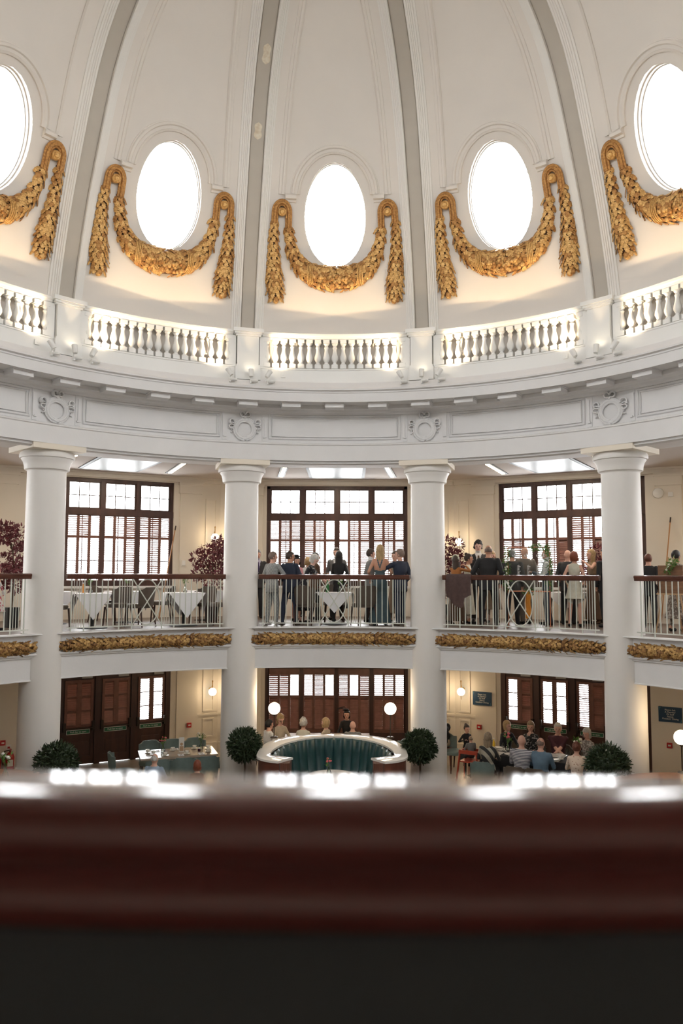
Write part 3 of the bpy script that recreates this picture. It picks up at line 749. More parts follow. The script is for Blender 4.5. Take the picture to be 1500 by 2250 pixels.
# ---- gilded roll on the gallery edge
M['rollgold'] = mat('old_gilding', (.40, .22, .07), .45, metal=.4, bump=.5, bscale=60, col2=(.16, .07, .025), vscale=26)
M['rollgoldlite'] = mat('old_gilding_pale', (.62, .40, .15), .42, metal=.4, bump=.4, bscale=70, col2=(.32, .17, .05), vscale=30)  # paler gilding for leaves picked at random
def make_roll():
    b = MB(); n = 40; ph = [(-13.05 + 26.1 * i / n) for i in range(n + 1)]
    wd = [.10 * min(1, .55 + 3.2 * min(i, n - i) / n * 2.2) for i in range(n + 1)]
    pth = [Vector(PR(p, 7.245, -1.305)) for p in ph]; nf = lambda i: Vector(PR(ph[i], -1, 0))
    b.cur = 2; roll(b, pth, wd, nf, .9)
    h = n // 2
    b.cur = 0
    for a0, a1 in ((0, 10), (10, 21)): leafy(b, pth[a0:a1 + 1], wd[a0:a1 + 1], lambda i: nf(min(i + a0, n)), -1, row=.062, per=.062, L=.095, W=.085, hump=.9, jitter=.3)
    for a0, a1 in ((19, 30), (30, 40)): leafy(b, pth[a0:a1 + 1], wd[a0:a1 + 1], lambda i: nf(min(i + a0, n)), 1, row=.062, per=.062, L=.095, W=.085, hump=.9, jitter=.3)
    r2 = random.Random(4)
    for q in range(110):
        p = r2.uniform(-12.8, 12.8); a = r2.uniform(.1, .9) * pi; b.cur = 0; rr = r2.uniform(.014, .024)
        c = Vector(PR(p, 7.245 - .10 * sin(a), -1.305 + .10 * cos(a))); b.ell(c, rr, rr, rr, 7, 5)
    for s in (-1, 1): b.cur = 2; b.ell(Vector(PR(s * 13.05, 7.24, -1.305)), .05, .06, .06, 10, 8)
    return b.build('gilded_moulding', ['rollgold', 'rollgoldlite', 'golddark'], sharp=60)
ro = make_roll()
for i, ph in enumerate((0, -30, 30, -60, 60)):
    o = ro if i == 0 else ro.copy()
    if i: C.objects.link(o)
    o.matrix_world = Rot(ph); tag(o, 'gilded foliage roll along the gallery edge, %s' % BAYW[ph], 'moulding', 'gilded rolls on the gallery edge')
# ---- plaster wreaths
def make_wreath():
    b = MB(); c = Vector((0, 7.185, 3.0)); r2 = random.Random(8)
    b.tube([c + Vector((cos(a) * .19, 0, sin(a) * .195)) for a in [2 * pi * i / 36 for i in range(36)]], .042, 10, closed=True)
    for q in range(44):
        a = 2 * pi * q / 44; up = 1 if a < pi / 2 or a > 3 * pi / 2 else -1
        for w_ in (-.035, 0, .035):
            P = c + Vector((cos(a) * (.19 + w_), -.035 if w_ == 0 else -.022, sin(a) * (.195 + w_)))
            d = Vector((-sin(a), 0, cos(a))) * up; leaf(b, P, d, Vector((w_ * 12, -1, 0)), .055, .045, .4, .2)
    def loop(cx, cz, rx, rz, a0, a1, r=.017):
        b.tube([c + Vector((cx + cos(radians(a)) * rx, -.03 - .02 * sin(radians(a * .5)) ** 2, cz + sin(radians(a)) * rz)) for a in [a0 + (a1 - a0) * i / 14 for i in range(15)]], r, 6, flat=2.0)
    for s in (-1, 1):
        loop(s * .055, .30, .045, .05, -140 if s > 0 else -40, 190 if s > 0 else -370)
        loop(s * .265, .145, .055, .055, 200 if s > 0 else -20, -60 if s > 0 else 240)
        loop(s * .27, .045, .055, .04, 150 if s > 0 else 30, -110 if s > 0 else 290, .014)
        b.tube([c + Vector((s * x, -.02, z)) for x, z in ((.16, .14), (.22, .11), (.29, .13), (.33, .10))], .014, 6, flat=2)
        b.tube([c + Vector((s * x, -.02, z)) for x, z in ((.22, .03), (.27, -.02), (.24, -.06), (.29, -.08))], .013, 6, flat=2)
    b.ell(c + Vector((0, -.04, .245)), .035, .02, .03, 10, 6)
    return b.build('wreath', 'plaster', sharp=50)
wr = make_wreath()
for i, (ph, lb) in enumerate(((-15, 'above the column left of the middle bay'), (-45, 'above the far left column'), (15, 'above the column right of the middle bay'), (45, 'above the far right column'))):
    o = wr if i == 0 else wr.copy()
    if i: C.objects.link(o)
    o.matrix_world = Rot(ph); tag(o, 'white plaster ribboned wreath on the frieze, %s' % lb, 'wreath', 'plaster wreaths on the frieze')
# ================================================================== GALLERY RAILINGS
def make_railing():
    e = empty('gallery_railing'); RR = 7.28
    b = MB(); ring(b, [(RR - .05, -.03), (RR - .055, -.01), (RR - .04, .005), (RR, .012), (RR + .04, .005), (RR + .055, -.01), (RR + .05, -.03), (RR + .04, -.045), (RR + .038, -.075), (RR + .025, -.09), (RR - .025, -.09), (RR - .038, -.075), (RR - .04, -.045)], -12.35, 12.35, 16, closed_prof=True, ends=True); b.build('handrail', 'rail', e)
    b = MB(); ring(b, [(RR - .012, -1.0), (RR + .012, -1.0), (RR + .012, -.98), (RR - .012, -.98)], -12.2, 12.2, 16, closed_prof=True, ends=True); b.build('bottom_rail', 'metalwhite', e, sharp=20)
    posts = [2.33, 4.27, 9.6, 11.55]; thick = [4.27 + (9.6 - 4.27) * i / 6 for i in range(1, 6)]; thin = [2.33 + (4.27 - 2.33) * i / 5 for i in range(1, 5)] + [9.6 + (11.55 - 9.6) * i / 5 for i in range(1, 5)]
    protos = {}
    for nm, lst, r, z0 in (('post', posts, .0135, ZU - .005), ('picket', thick, .0105, -.99), ('slim_picket', thin, .0065, -.99)):
        for s in (-1, 1):
            for p in lst:
                if nm not in protos:
                    b = MB(); b.tube([(0, 0, z0), (0, 0, -.085)], r, 8); protos[nm] = o = b.build(nm, 'metalwhite', e)
                else: o = protos[nm].copy(); C.objects.link(o); o.parent = e
                o.matrix_local = Rot(s * p) @ Matrix.Translation((0, RR, 0))
    b = MB(); zc, hz = -.535, .44
    b.tube([PR(1.95 * cos(a), RR, zc + hz * sin(a)) for a in [2 * pi * i / 40 for i in range(40)]], .0125, 8, closed=True)
    for s in (-1, 1): b.tube([PR(s * 2.3 * t, RR - .012, zc + .45 * t) for t in (-1, -.5, 0, .5, 1)], .0115, 8)
    b.build('oval_ornament', 'metalwhite', e)
    return e
rl = make_railing()
for i, ph in enumerate((0, -30, 30, -60, 60, -90, 90)):
    o = rl if i == 0 else copy_tree(rl, Rot(0)); o.matrix_world = Rot(ph)
    if ph in BAYW: tag(o, 'pale iron gallery railing with oval ornament and dark handrail, %s' % BAYW[ph], 'railing', 'gallery railings')
    else: tag(o, 'pale iron gallery railing outside the frame', 'railing', 'railings outside the frame')
# ---- the handrail right in front of the camera
def near_rail():
    e = empty('near_handrail'); RC = 3.2
    T = Matrix.Translation((.28, -8.85 + RC, -.0105)) @ Matrix.Rotation(pi, 4, 'Z')
    o_ = lambda x, z: (RC + x, z)   # x > 0 is towards the camera
    sec = [o_(-.038, -.142), o_(-.046, -.128), o_(-.040, -.118), o_(-.02, -.1135), (RC + .01, -.1125), o_(.032, -.1145), o_(.044, -.122), o_(.048, -.132), o_(.044, -.142), o_(.036, -.146), o_(.034, -.1495), o_(.038, -.153), o_(.046, -.158), o_(.049, -.167), o_(.043, -.178), o_(.03, -.186), o_(-.03, -.186), o_(-.04, -.17), o_(-.03, -.15)]
    b = MB(); ring(b, sec, -28, 28, 80, closed_prof=True, ends=True); b.build('handrail', 'nearrail', e, sharp=60, T=T)
    b = MB(); ring(b, [(RC - .016, -1.06), (RC + .016, -1.06), (RC + .016, -.184), (RC - .016, -.184)], -28, 28, 60, closed_prof=True, ends=True); b.build('underrail_shade_sheet', 'shadesheet', e, sharp=20, T=T)  # added dark sheet in place of the shade under the rail
    return tag(e, 'dark varnished wooden handrail out of focus right in front of the camera', 'handrail')
M['nearrail'] = mat('glossy_mahogany', (.25, .062, .055), .16, vary=.4, vscale=10, stretch=(.15, 1, 1), coat=1.0)
M['shadesheet'] = mat('painted_shade_grey', (.105, .11, .115), .95, spec=.1)  # dark grey put in for the unlit space below the rail
near_rail()
# ================================================================== GALLERY CEILING FITTINGS AND WALL LAMPS
def strip_light(name_T, lb):
    e = thing('ceiling_strip_light', lb, 'ceiling light', name_T, 'gallery ceiling strip lights')
    b = MB(); b.box(-.085, .085, 8.55, 10.75, 2.455, 2.475); b.build('black_slot', 'black', e, smooth=False)
    b = MB(); b.box(-.04, .04, 8.75, 10.55, 2.435, 2.456); b.build('diffuser', 'strip', e, smooth=False)
def gloss_panel(T, lb):
    e = thing('ceiling_panel', lb, 'ceiling panel', T, 'glossy ceiling panels')
    b = MB(); b.box(-.62, .62, 8.55, 10.75, 2.445, 2.468); b.build('panel', 'panel', e, smooth=False)
    for s in (-1, 1):
        b = MB(); b.box(s * .66 - .035, s * .66 + .035, 8.55, 10.75, 2.45, 2.469); b.build('shadow_gap', 'black', e, smooth=False)
for ph, w_ in ((0, 'middle bay'), (-30, 'left bay'), (30, 'right bay'), (-60, 'far left edge bay'), (60, 'far right edge bay')):
    for s, q in ((-1, 'left'), (1, 'right')): strip_light(Rot(ph + s * 7.6), 'gallery ceiling strip light, %s side of the %s' % (q, w_))
    gloss_panel(Rot(ph), 'glossy pale panel in the gallery ceiling, %s' % w_)
def sconce(T, lb):
    """on a wall facing -y at y = D0"""
    e = thing('wall_lamp', lb, 'wall lamp', T)
    b = MB(); b.ell((0, D0 - .17, 0), .10, .10, .10, 20, 14); b.build('globe', 'globe', e)
    b = MB(); b.tube([(0, D0, .06), (0, D0 - .08, .08), (0, D0 - .15, .16), (0, D0 - .17, .10)], .010, 8); b.tube([(0, D0 - .17, .09), (0, D0 - .17, .24)], .012, 8); b.ell((0, D0 - .17, .26), .018, .018, .03, 8, 6)
    b.lathe([(0, 0), (.04, 0), (.04, .015), (0, .02)], 14, Matrix.Translation((0, D0, .05)) @ Matrix.Rotation(pi / 2, 4, 'X')); b.tube([(0, D0 - .17, -.10), (0, D0 - .17, -.19)], .008, 6)
    b.build('brass_arm', 'brass', e)
    p = T @ Vector((0, D0 - .32, 0)); point('wall_lamp_glow', p, 9, (1, .74, .45), .1)
for ph, u, z, lb in ((-30, 2.82, .95, 'lit globe wall lamp in the gallery behind the maroon tree, left'), (30, -2.82, .85, 'lit globe wall lamp in the gallery beside the maroon tree, right of the middle bay'),
                     (-30, 2.82, -2.95, 'lit globe wall lamp on the ground floor, beside the left exit doors'), (30, -2.80, -2.92, 'lit globe wall lamp on the ground floor, left of the blue sign'),
                     (60, -2.5, .75, 'lit globe wall lamp in the gallery at the right edge of the photo'), (-60, 2.5, .75, 'lit globe wall lamp in the gallery at the left edge of the photo')):
    sconce(Rot(ph) @ Matrix.Translation((u, 0, z)), lb)
# ================================================================== PEOPLE
import numpy as np
SKIN = {'fair': mat('skin_fair', (.62, .36, .27), .55), 'tan': mat('skin_tan', (.50, .26, .17), .55), 'pale': mat('skin_pale', (.70, .46, .38), .55)}
CL = {}
def cloth(name, col, pat=None, **k):
    CL[name] = pattern_mat('cloth_' + name, pat[0], pat[1], col, **k) if pat else mat('cloth_' + name, col, .8, vary=.12, vscale=14)
for n_, c_ in dict(navy=(.018, .026, .05), black=(.012, .012, .014), charcoal=(.035, .035, .038), grey=(.17, .17, .165), lightgrey=(.30, .31, .32), white=(.75, .75, .75), cream=(.62, .60, .50), teal=(.055, .09, .105),
                   mustard=(.36, .13, .03), brown=(.10, .055, .03), maroon=(.06, .012, .018), denim=(.12, .19, .26), waistcoat=(.05, .07, .10), gold=(.28, .20, .13), taupe=(.16, .13, .11), purple=(.07, .05, .12), lilac=(.50, .48, .62), pink=(.60, .30, .33), blue=(.30, .40, .52), beige=(.45, .38, .28), red=(.35, .03, .03)).items(): cloth(n_, c_)
CL['floral'] = pattern_mat('cloth_dark_floral', 'noise', (.015, .015, .02), (.40, .40, .38), 22, thr=.60)
CL['pinkfloral'] = pattern_mat('cloth_pink_floral', 'noise', (.70, .68, .66), (.50, .10, .14), 14, thr=.55)
CL['stripe'] = pattern_mat('cloth_fine_stripe', 'wave', (.05, .05, .08), (.62, .60, .60), 11, thr=.45, axis='Z')
CL['shawl'] = pattern_mat('cloth_bold_stripe', 'wave', (.03, .03, .03), (.42, .38, .30), 3.0, thr=.5, axis='DIAGONAL')
CL['dots'] = pattern_mat('cloth_dotted_blouse', 'dots', (.30, .12, .06), (.75, .60, .47), 22, thr=.22)
CL['check'] = pattern_mat('cloth_grey_check', 'check', (.24, .25, .25), (.31, .32, .32), 26)
CL['print'] = pattern_mat('cloth_small_print', 'noise', (.16, .13, .11), (.40, .36, .32), 30, thr=.52)
CL['blackprint'] = pattern_mat('cloth_black_print', 'noise', (.02, .02, .02), (.45, .42, .40), 30, thr=.58)
HAIRC = {'black': (.012, .010, .010), 'brown': (.045, .024, .014), 'grey': (.22, .21, .20), 'white': (.62, .60, .56), 'blonde': (.48, .33, .16), 'ash': (.30, .22, .14), 'red': (.22, .05, .02), 'auburn': (.16, .05, .03), 'stubble': (.20, .14, .11)}
HM = {k: mat('hair_' + k, v, .55, col2=tuple(x * .6 for x in v), vscale=60, stretch=(1, 1, .15)) for k, v in HAIRC.items()}
def loft(mb, secs, n=18):
    """secs: (cx, cy, cz, rx, ry, tilt) ellipses"""
    rows = []
    for cx, cy_, cz, rx, ry, tl in secs:
        rows.append([(cx + rx * cos(2 * pi * j / n), cy_ + ry * sin(2 * pi * j / n) * cos(tl), cz + ry * sin(2 * pi * j / n) * sin(-tl)) for j in range(n)])
    base = len(mb.v); mb.grid(rows, cv=True); k = len(secs)
    mb.f.append(tuple(base + j for j in range(n - 1, -1, -1))); mb.f.append(tuple(base + (k - 1) * n + j for j in range(n))); mb.mi += [mb.cur] * 2
def capsule(mb, p0, p1, r0, r1, n=12):
    p0, p1 = Vector(p0), Vector(p1); d = (p1 - p0)
    if d.length < 1e-5: d = Vector((0, 0, .001))
    d.normalize(); q = d.to_track_quat('Z', 'Y')
    rows = []
    prf = [(r0 * cos(a), -r0 * sin(a), 0) for a in (1.5, 1.1, .7, .3)] + [(r0, 0, 0)] + [(r1, 0, 1)] + [(r1 * cos(a), r1 * sin(a), 1) for a in (.3, .7, 1.1, 1.5)]
    for r, h, e in prf:
        c = p1 if e else p0
        rows.append([c + q @ Vector((r * cos(2 * pi * j / n), r * sin(2 * pi * j / n), h)) for j in range(n)])
    base = len(mb.v); mb.grid(rows, cv=True); k = len(rows)
    mb.f.append(tuple(base + j for j in range(n - 1, -1, -1))); mb.f.append(tuple(base + (k - 1) * n + j for j in range(n))); mb.mi += [mb.cur] * 2
def ik(S, T, l1, l2, pole):
    S, T = Vector(S), Vector(T); d = T - S; L = min(d.length, (l1 + l2) * .995); d.normalize(); T = S + d * L
    a = (l1 * l1 - l2 * l2 + L * L) / (2 * L); h = sqrt(max(0, l1 * l1 - a * a))
    pl = Vector(pole); pl = (pl - d * pl.dot(d)).normalized(); return S + d * a + pl * h, T
def remesh(mb, vox):
    me = bpy.data.meshes.new('tmp'); me.from_pydata(mb.v, [], mb.f); o = bpy.data.objects.new('tmp', me); C.objects.link(o)
    m = o.modifiers.new('r', 'REMESH'); m.mode = 'VOXEL'; m.voxel_size = vox; m.use_smooth_shade = True
    s = o.modifiers.new('s', 'SMOOTH'); s.iterations = 2; s.factor = .5
    dg = bpy.context.evaluated_depsgraph_get(); out = bpy.data.meshes.new_from_object(o.evaluated_get(dg)); bpy.data.objects.remove(o); bpy.data.meshes.remove(me)
    return out
def hand(mb, W, d, side, grip, s):
    """wrist W, forearm direction d; grip 0 relaxed .. 1 closed"""
    d = Vector(d).normalized(); up = Vector((0, 0, 1)) if abs(d.z) < .8 else Vector((0, 1, 0))
    x = d.cross(up).normalized(); n = x.cross(d).normalized()
    if side > 0: x = -x
    pc = W + d * .045 * s
    capsule(mb, W + d * .012 * s - x * .014 * s, W + d * .075 * s - x * .020 * s, .017 * s, .015 * s, 8)
    capsule(mb, W + d * .012 * s + x * .014 * s, W + d * .080 * s + x * .020 * s, .017 * s, .015 * s, 8)
    for k, (ox, L) in enumerate(((-.030, .060), (-.010, .072), (.010, .078), (.030, .068))):
        b0 = W + d * .080 * s + x * ox * s; fan = x * ox * .35
        c1 = (d + fan * 6 - n * (.35 + .9 * grip)).normalized(); b1 = b0 + c1 * L * .5 * s
        c2 = (d * (1 - 1.3 * grip) + fan * 4 - n * (.7 + 1.2 * grip)).normalized(); b2 = b1 + c2 * L * .5 * s
        capsule(mb, b0, b1, .0095 * s, .009 * s, 7); capsule(mb, b1, b2, .009 * s, .0075 * s, 7)
    t0 = W + d * .025 * s + x * .030 * s; t1 = t0 + (d * .6 + x * .7 - n * .3).normalized() * .035 * s; t2 = t1 + (d * .9 - n * (.3 + .5 * grip)).normalized() * .03 * s
    capsule(mb, t0, t1, .012 * s, .0105 * s, 7); capsule(mb, t1, t2, .0105 * s, .008 * s, 7)
def person(label, x, y, zf, H, az, top='navy', bottom='navy', skin='fair', sex='m', hair=('short', 'brown'), pose='stand', arms=None, lean=0, turn=0, nod=0,
           sleeves='long', shirt=None, tie=None, skirt=None, skirtmat=None, shoes='black', glasses=False, hat=None, grip=.5, vox=.0115, build=1.0, group=None, stance=.0, seat=.42, child=False, backless=False, waistcoat=None):
    s = H / 1.75; man = sex == 'm'
    T = Matrix.Translation((x, y, zf)) @ Matrix.Rotation(-radians(az), 4, 'Z')
    e = empty('person', T); e['label'] = label; e['category'] = 'person'
    if group: e['group'] = group
    mb = MB(); segs = []     # (p0, p1, radius, key)
    hipz = .53 * 1.75 * s if pose == 'stand' else (seat + .10)
    tl = .83 * 1.75 * s - .53 * 1.75 * s       # hip to shoulder
    ln = radians(lean); ax = Vector((0, sin(ln), cos(ln)))
    P0 = Vector((0, 0, hipz)); at = lambda t, fw=0: P0 + ax * (t * tl) + Vector((0, cos(ln), -sin(ln))) * fw
    kx = (1.0 if man else .90) * build * s; jk = .010 * s if (man and top not in ('stripe', 'denim', 'maroon')) else .0
    W = [(-.20, .155, .10), (0, .17, .115), (.18, .158, .108), (.38, .145 if man else .118, .10 if man else .085), (.62, .17 if man else .148, .115), (.82, .185 if man else .16, .105), (.95, .175 if man else .145, .085), (1.02, .12, .07), (1.07, .07, .058)]
    loft(mb, [(*at(t), (a + jk) * kx, (b + jk) * kx, ln) for t, a, b in W])
    segs.append((at(-.2), at(0), .15 * kx, 'pelvis')); segs.append((at(.05), at(1.0), .15 * kx, 'torso'))
    # neck and head
    nk0, nk1 = at(1.0), at(1.19, .012 * s); capsule(mb, nk0, nk1, .062 * s * (1 if man else .85), .056 * s * (1 if man else .85), 12); segs.append((at(1.07), nk1, .05 * s, 'skin'))
    hr = Matrix.Rotation(-radians(turn), 4, 'Z') @ Matrix.Rotation(-radians(nod + lean * .35), 4, 'X')
    hc = at(1.17, .02 * s) + Vector((0, 0, .090 * s)); HT = Matrix.Translation(hc) @ hr; k = s * (1.18 if child else 1.05)
    mb.ell((0, 0, .012 * k), .076 * k, .096 * k, .105 * k, 18, 12, HT); mb.ell((0, .022 * k, -.055 * k), .056 * k, .066 * k, .062 * k, 14, 10, HT)
    mb.ell((0, .062 * k, -.092 * k), .026 * k, .024 * k, .022 * k, 10, 8, HT)
    capsule(mb, HT @ Vector((0, .088 * k, .012 * k)), HT @ Vector((0, .108 * k, -.022 * k)), .009 * k, .014 * k, 8)
    for sd in (-1, 1): mb.ell((sd * .077 * k, -.005 * k, -.012 * k), .010 * k, .018 * k, .032 * k, 8, 6, HT)
    mb.ell((0, .085 * k, .030 * k), .050 * k, .016 * k, .010 * k, 10, 6, HT)
    segs.append((HT @ Vector((0, 0, .03 * k)), HT @ Vector((0, .02 * k, -.06 * k)), .08 * k, 'skin'))
    # arms
    shx = (.185 if man else .158) * kx / s * s
    l1, l2 = .29 * s, .255 * s
    arms = arms or {}
    for sd, nm in ((-1, 'L'), (1, 'R')):
        S = at(.93) + Vector((sd * (shx - .01 * s), 0, 0))
        t = arms.get(nm, (sd * (.24 if man else .21), .05, -.50)); pole = t[3:] if len(t) > 3 else (sd * .5, -1, -.3)
        tg = S + Vector((t[0] * s - sd * .185 * s if False else t[0] * s - S.x, t[1] * s, t[2] * s))
        El, Ha = ik(S, tg, l1, l2, pole)
        ra = .052 * s * (1 if man else .82) * build
        capsule(mb, at(.90) + Vector((sd * .08 * s, 0, 0)), S, .058 * s, ra * 1.02, 12)
        capsule(mb, S, El, ra + jk, ra * .82 + jk, 12); capsule(mb, El, Ha, ra * .80 + jk, ra * .52 + jk * .8, 12)
        d = (Ha - El).normalized(); hand(mb, Ha - d * .01, d, sd, grip, s * (1.0 if man else .92))
        ka = 'torso' if sleeves != 'none' else 'skin'; kf = 'torso' if sleeves == 'long' else 'skin'
        segs.append((S, El, ra, ka if sleeves != 'short' else 'torso')); 
        if sleeves == 'short': segs[-1] = (S, S.lerp(El, .72), ra, 'torso'); segs.append((S.lerp(El, .80), El, ra * .85, 'skin'))
        segs.append((El, Ha - d * .02, ra * .7, kf)); segs.append((Ha + d * .03, Ha + d * .17 * s, .02, 'skin'))
    # legs
    if pose == 'stand':
        for sd in (-1, 1):
            fx = sd * (.11 + stance) * s; fy = sd * .05 * s
            hp = P0 + Vector((sd * .085 * kx, 0, -.02)); kn = Vector((fx * .95, fy * .5 + .02, .49 * s)); an = Vector((fx, fy - .02, .09 * s))
            bare = skirt is not None
            tr = 0 if bare else .012 * s
            capsule(mb, hp, kn, .088 * kx, .060 * s * (.85 if bare else 1) + tr, 14); capsule(mb, kn, an, .058 * s * (.85 if bare else 1) + tr, .036 * s + tr * 1.4, 14)
            capsule(mb, (fx, fy - .045 * s, .042 * s), (fx + sd * .02, fy + .14 * s, .032 * s), .040 * s, .034 * s, 12); capsule(mb, (fx, fy - .03, .09 * s), (fx, fy - .03, .04 * s), .038 * s, .042 * s, 10)
            kk = 'skin' if bare else 'legs'
            segs.append((hp, kn, .08 * s, 'legs' if (not bare) else 'skin')); segs.append((kn, an, .05 * s, kk)); segs.append((Vector((fx, fy - .05 * s, .03 * s)), Vector((fx, fy + .15 * s, .03 * s)), .045 * s, 'shoes'))
    else:
        for sd in (-1, 1):
            hp = P0 + Vector((sd * .085 * kx, 0, -.02)); kn = Vector((sd * .13 * s, .42 * s, seat + .05)); an = Vector((sd * .13 * s, .40 * s, .09))
            capsule(mb, hp, kn, .088 * kx, .066 * s, 12); capsule(mb, kn, an, .06 * s, .042 * s, 12); capsule(mb, an - Vector((0, .03, .05)), an + Vector((0, .15 * s, -.055)), .036 * s, .032 * s, 10)
            segs.append((hp, kn, .08 * s, 'legs')); segs.append((kn, an, .05 * s, 'legs')); segs.append((an - Vector((0, .04, .06)), an + Vector((0, .16 * s, -.055)), .04, 'shoes'))
    # skirt or jacket hem
    if skirt:
        hem, flare = skirt; z0 = hipz + .10 * s
        secs = [(0, 0, lerp(hem, z0, t), lerp(flare, .150 * kx, t ** .8), lerp(flare * .82, .115 * kx, t ** .8), 0) for t in (0, .25, .5, .75, 1)]
        loft(mb, secs, 22); segs.append((Vector((0, 0, hem + .04)), Vector((0, 0, z0)), flare * .9, 'skirt'))
    elif man and pose == 'stand' and jk:
        loft(mb, [(0, 0, hipz + dz, a * kx, b * kx, 0) for dz, a, b in ((-.15 * s, .186, .135), (0, .185, .13), (.12 * s, .17, .118))], 20); segs.append((Vector((0, 0, hipz - .11 * s)), Vector((0, 0, hipz + .05)), .17 * s, 'torso'))
    me = remesh(mb, vox)
    # materials by nearest limb
    keys = ['skin', 'torso', 'legs', 'shoes', 'shirt', 'skirt']
    sm = SKIN[skin]; tm = CL[top]; bm_ = CL[bottom]
    for m in (sm, tm, bm_, CL[shoes], CL[shirt] if shirt else tm, CL[skirtmat] if skirtmat else tm): me.materials.append(m)
    nP = len(me.polygons); co = np.empty(nP * 3); me.polygons.foreach_get('center', co); co = co.reshape(-1, 3)
    best = np.full(nP, 1e9); idx = np.zeros(nP, int)
    kmap = {'skin': 0, 'torso': 1, 'pelvis': 2 if not skirt else 5, 'legs': 2, 'shoes': 3, 'skirt': 5}
    for a, b, r, key in segs:
        a, b = np.array(a), np.array(b); ab = b - a; t = np.clip(((co - a) @ ab) / (ab @ ab + 1e-9), 0, 1)
        dd = np.linalg.norm(co - a - t[:, None] * ab, axis=1) - r
        mk = dd < best; best[mk] = dd[mk]; idx[mk] = kmap[key]
    loc = co - np.array(P0); up = loc @ np.array(ax); fw = loc @ np.array((0, cos(ln), -sin(ln)))
    if shirt:
        u = up / tl; mk = (idx == 1) & (fw > .02) & (np.abs(co[:, 0]) < .010 + .052 * np.clip((u - .45) / .55, 0, 1) ** .8) & (u > .42) & (np.abs(co[:, 0]) < .09 * s); idx[mk] = 4
        idx[(idx == 1) & (u > 1.0) & (np.abs(co[:, 0]) < .075 * s)] = 4
    u_ = up / tl; idx[(idx == 1) & (u_ > 1.055) & (np.abs(co[:, 0]) < .075 * s)] = 0
    if waistcoat:
        u = up / tl; mk = (idx == 1) & (np.abs(co[:, 0]) > .165 * s) & (u > .3); idx[mk] = 4
    if backless:
        u = up / tl; mk = (idx == 1) & (u > .35) & (u < .97) & (fw < .02) & (np.abs(np.abs(co[:, 0]) - .16 * s * (u - .62)) > .014) & (np.abs(co[:, 0]) < .2); idx[mk] = 0; idx[(idx == 1) & (u > .97)] = 0
    me.polygons.foreach_set('material_index', idx.astype(np.int32)); me.polygons.foreach_set('use_smooth', [True] * nP); me.update()
    me.name = 'body'; b = bpy.data.objects.new('body', me); C.objects.link(b); b.parent = e
    # face
    f = MB(); f.cur = 0
    for sd in (-1, 1): f.ell((sd * .030 * k, .086 * k, .004 * k), .012 * k, .010 * k, .007 * k, 8, 6, HT)
    f.cur = 1; f.ell((0, .084 * k, -.056 * k), .022 * k, .009 * k, .006 * k, 8, 6, HT)
    f.build('facial_features', [M['black'], mat_lip], e)
    st, hcname = hair
    if st != 'none':
        hb = MB(); r3 = random.Random(int(abs(x * 1000)) + 7)
        amp = {'curly': .02, 'long': .004, 'bob': .004}.get(st, .003); gr = {'curly': 1.16, 'bob': 1.10, 'long': 1.09, 'thin': 1.02, 'bun': 1.06, 'cap': 1.1}.get(st, 1.07)
        n, m_ = 22, 16; rows = []
        for j in range(n):
            row = []
            for i in range(m_ + 1):
                a = 2 * pi * j / n; p = pi * i / m_; q = 1 + r3.uniform(-amp, amp) * 8
                v = Vector((.080 * cos(a) * sin(p), .099 * sin(a) * sin(p) - .008, .020 + .106 * cos(p))) * gr * k * (q if st == 'curly' else 1 + r3.uniform(-.012, .012))
                low = {'bob': -.085, 'long': -.06, 'thin': -.02}.get(st, -.05) * k
                front = .034 * k if st != 'thin' else -.03 * k
                if v.y > front and v.z < .062 * k: v *= .80            # keep the face free
                if v.z < low: v.z = low
                if st == 'thin' and v.z > .060 * k: v *= .86
                row.append(v)
            rows.append(row)
        hb.grid(rows, cu=True, T=HT)
        if st in ('long', 'bob'):
            L = .30 * k if st == 'long' else .075 * k; secs = []
            for t in (0, .2, .4, .6, .8, 1):
                secs.append([HT @ Vector((.088 * k * gr * cos(a) * (1 - .12 * t), -.002 * k + .092 * k * gr * sin(a) * (1 - .25 * t) + (.0 if st == 'bob' else -.015 * t), -.02 * k - L * t)) for a in [pi * (.88 + 1.24 * q / 14) for q in range(15)]])
            hb.grid(secs); hb.grid([[p + (HT.to_3x3() @ Vector((0, .02 * k, 0))) for p in r_] for r_ in secs][::-1])
        if st == 'bun': hb.ell((0, -.06 * k, .115 * k), .042 * k, .042 * k, .038 * k, 12, 8, HT)
        if st == 'updo': hb.ell((0, -.085 * k, .04 * k), .055 * k, .05 * k, .055 * k, 12, 8, HT)
        hb.build('hair', HM[hcname], e, sharp=180)
    if tie:
        tb = MB(); y0 = (.14 + jk) * kx
        tb.add([at(.98, y0 * .62 + .012) + Vector((-.018, 0, 0)), at(.98, y0 * .62 + .012) + Vector((.018, 0, 0)), at(.66, y0 + .012) + Vector((.035, 0, 0)), at(.45, y0 - .012) + Vector((0, 0, 0)), at(.66, y0 + .012) + Vector((-.035, 0, 0))], [(0, 1, 2, 4), (4, 2, 3)])
        tb.add([at(.98, y0 * .62 + .002) + Vector((-.018, 0, 0)), at(.98, y0 * .62 + .002) + Vector((.018, 0, 0)), at(.66, y0) + Vector((.035, 0, 0)), at(.45, y0 - .02), at(.66, y0) + Vector((-.035, 0, 0))], [(0, 4, 2, 1), (4, 3, 2)])
        tb.build('tie', CL[tie], e)
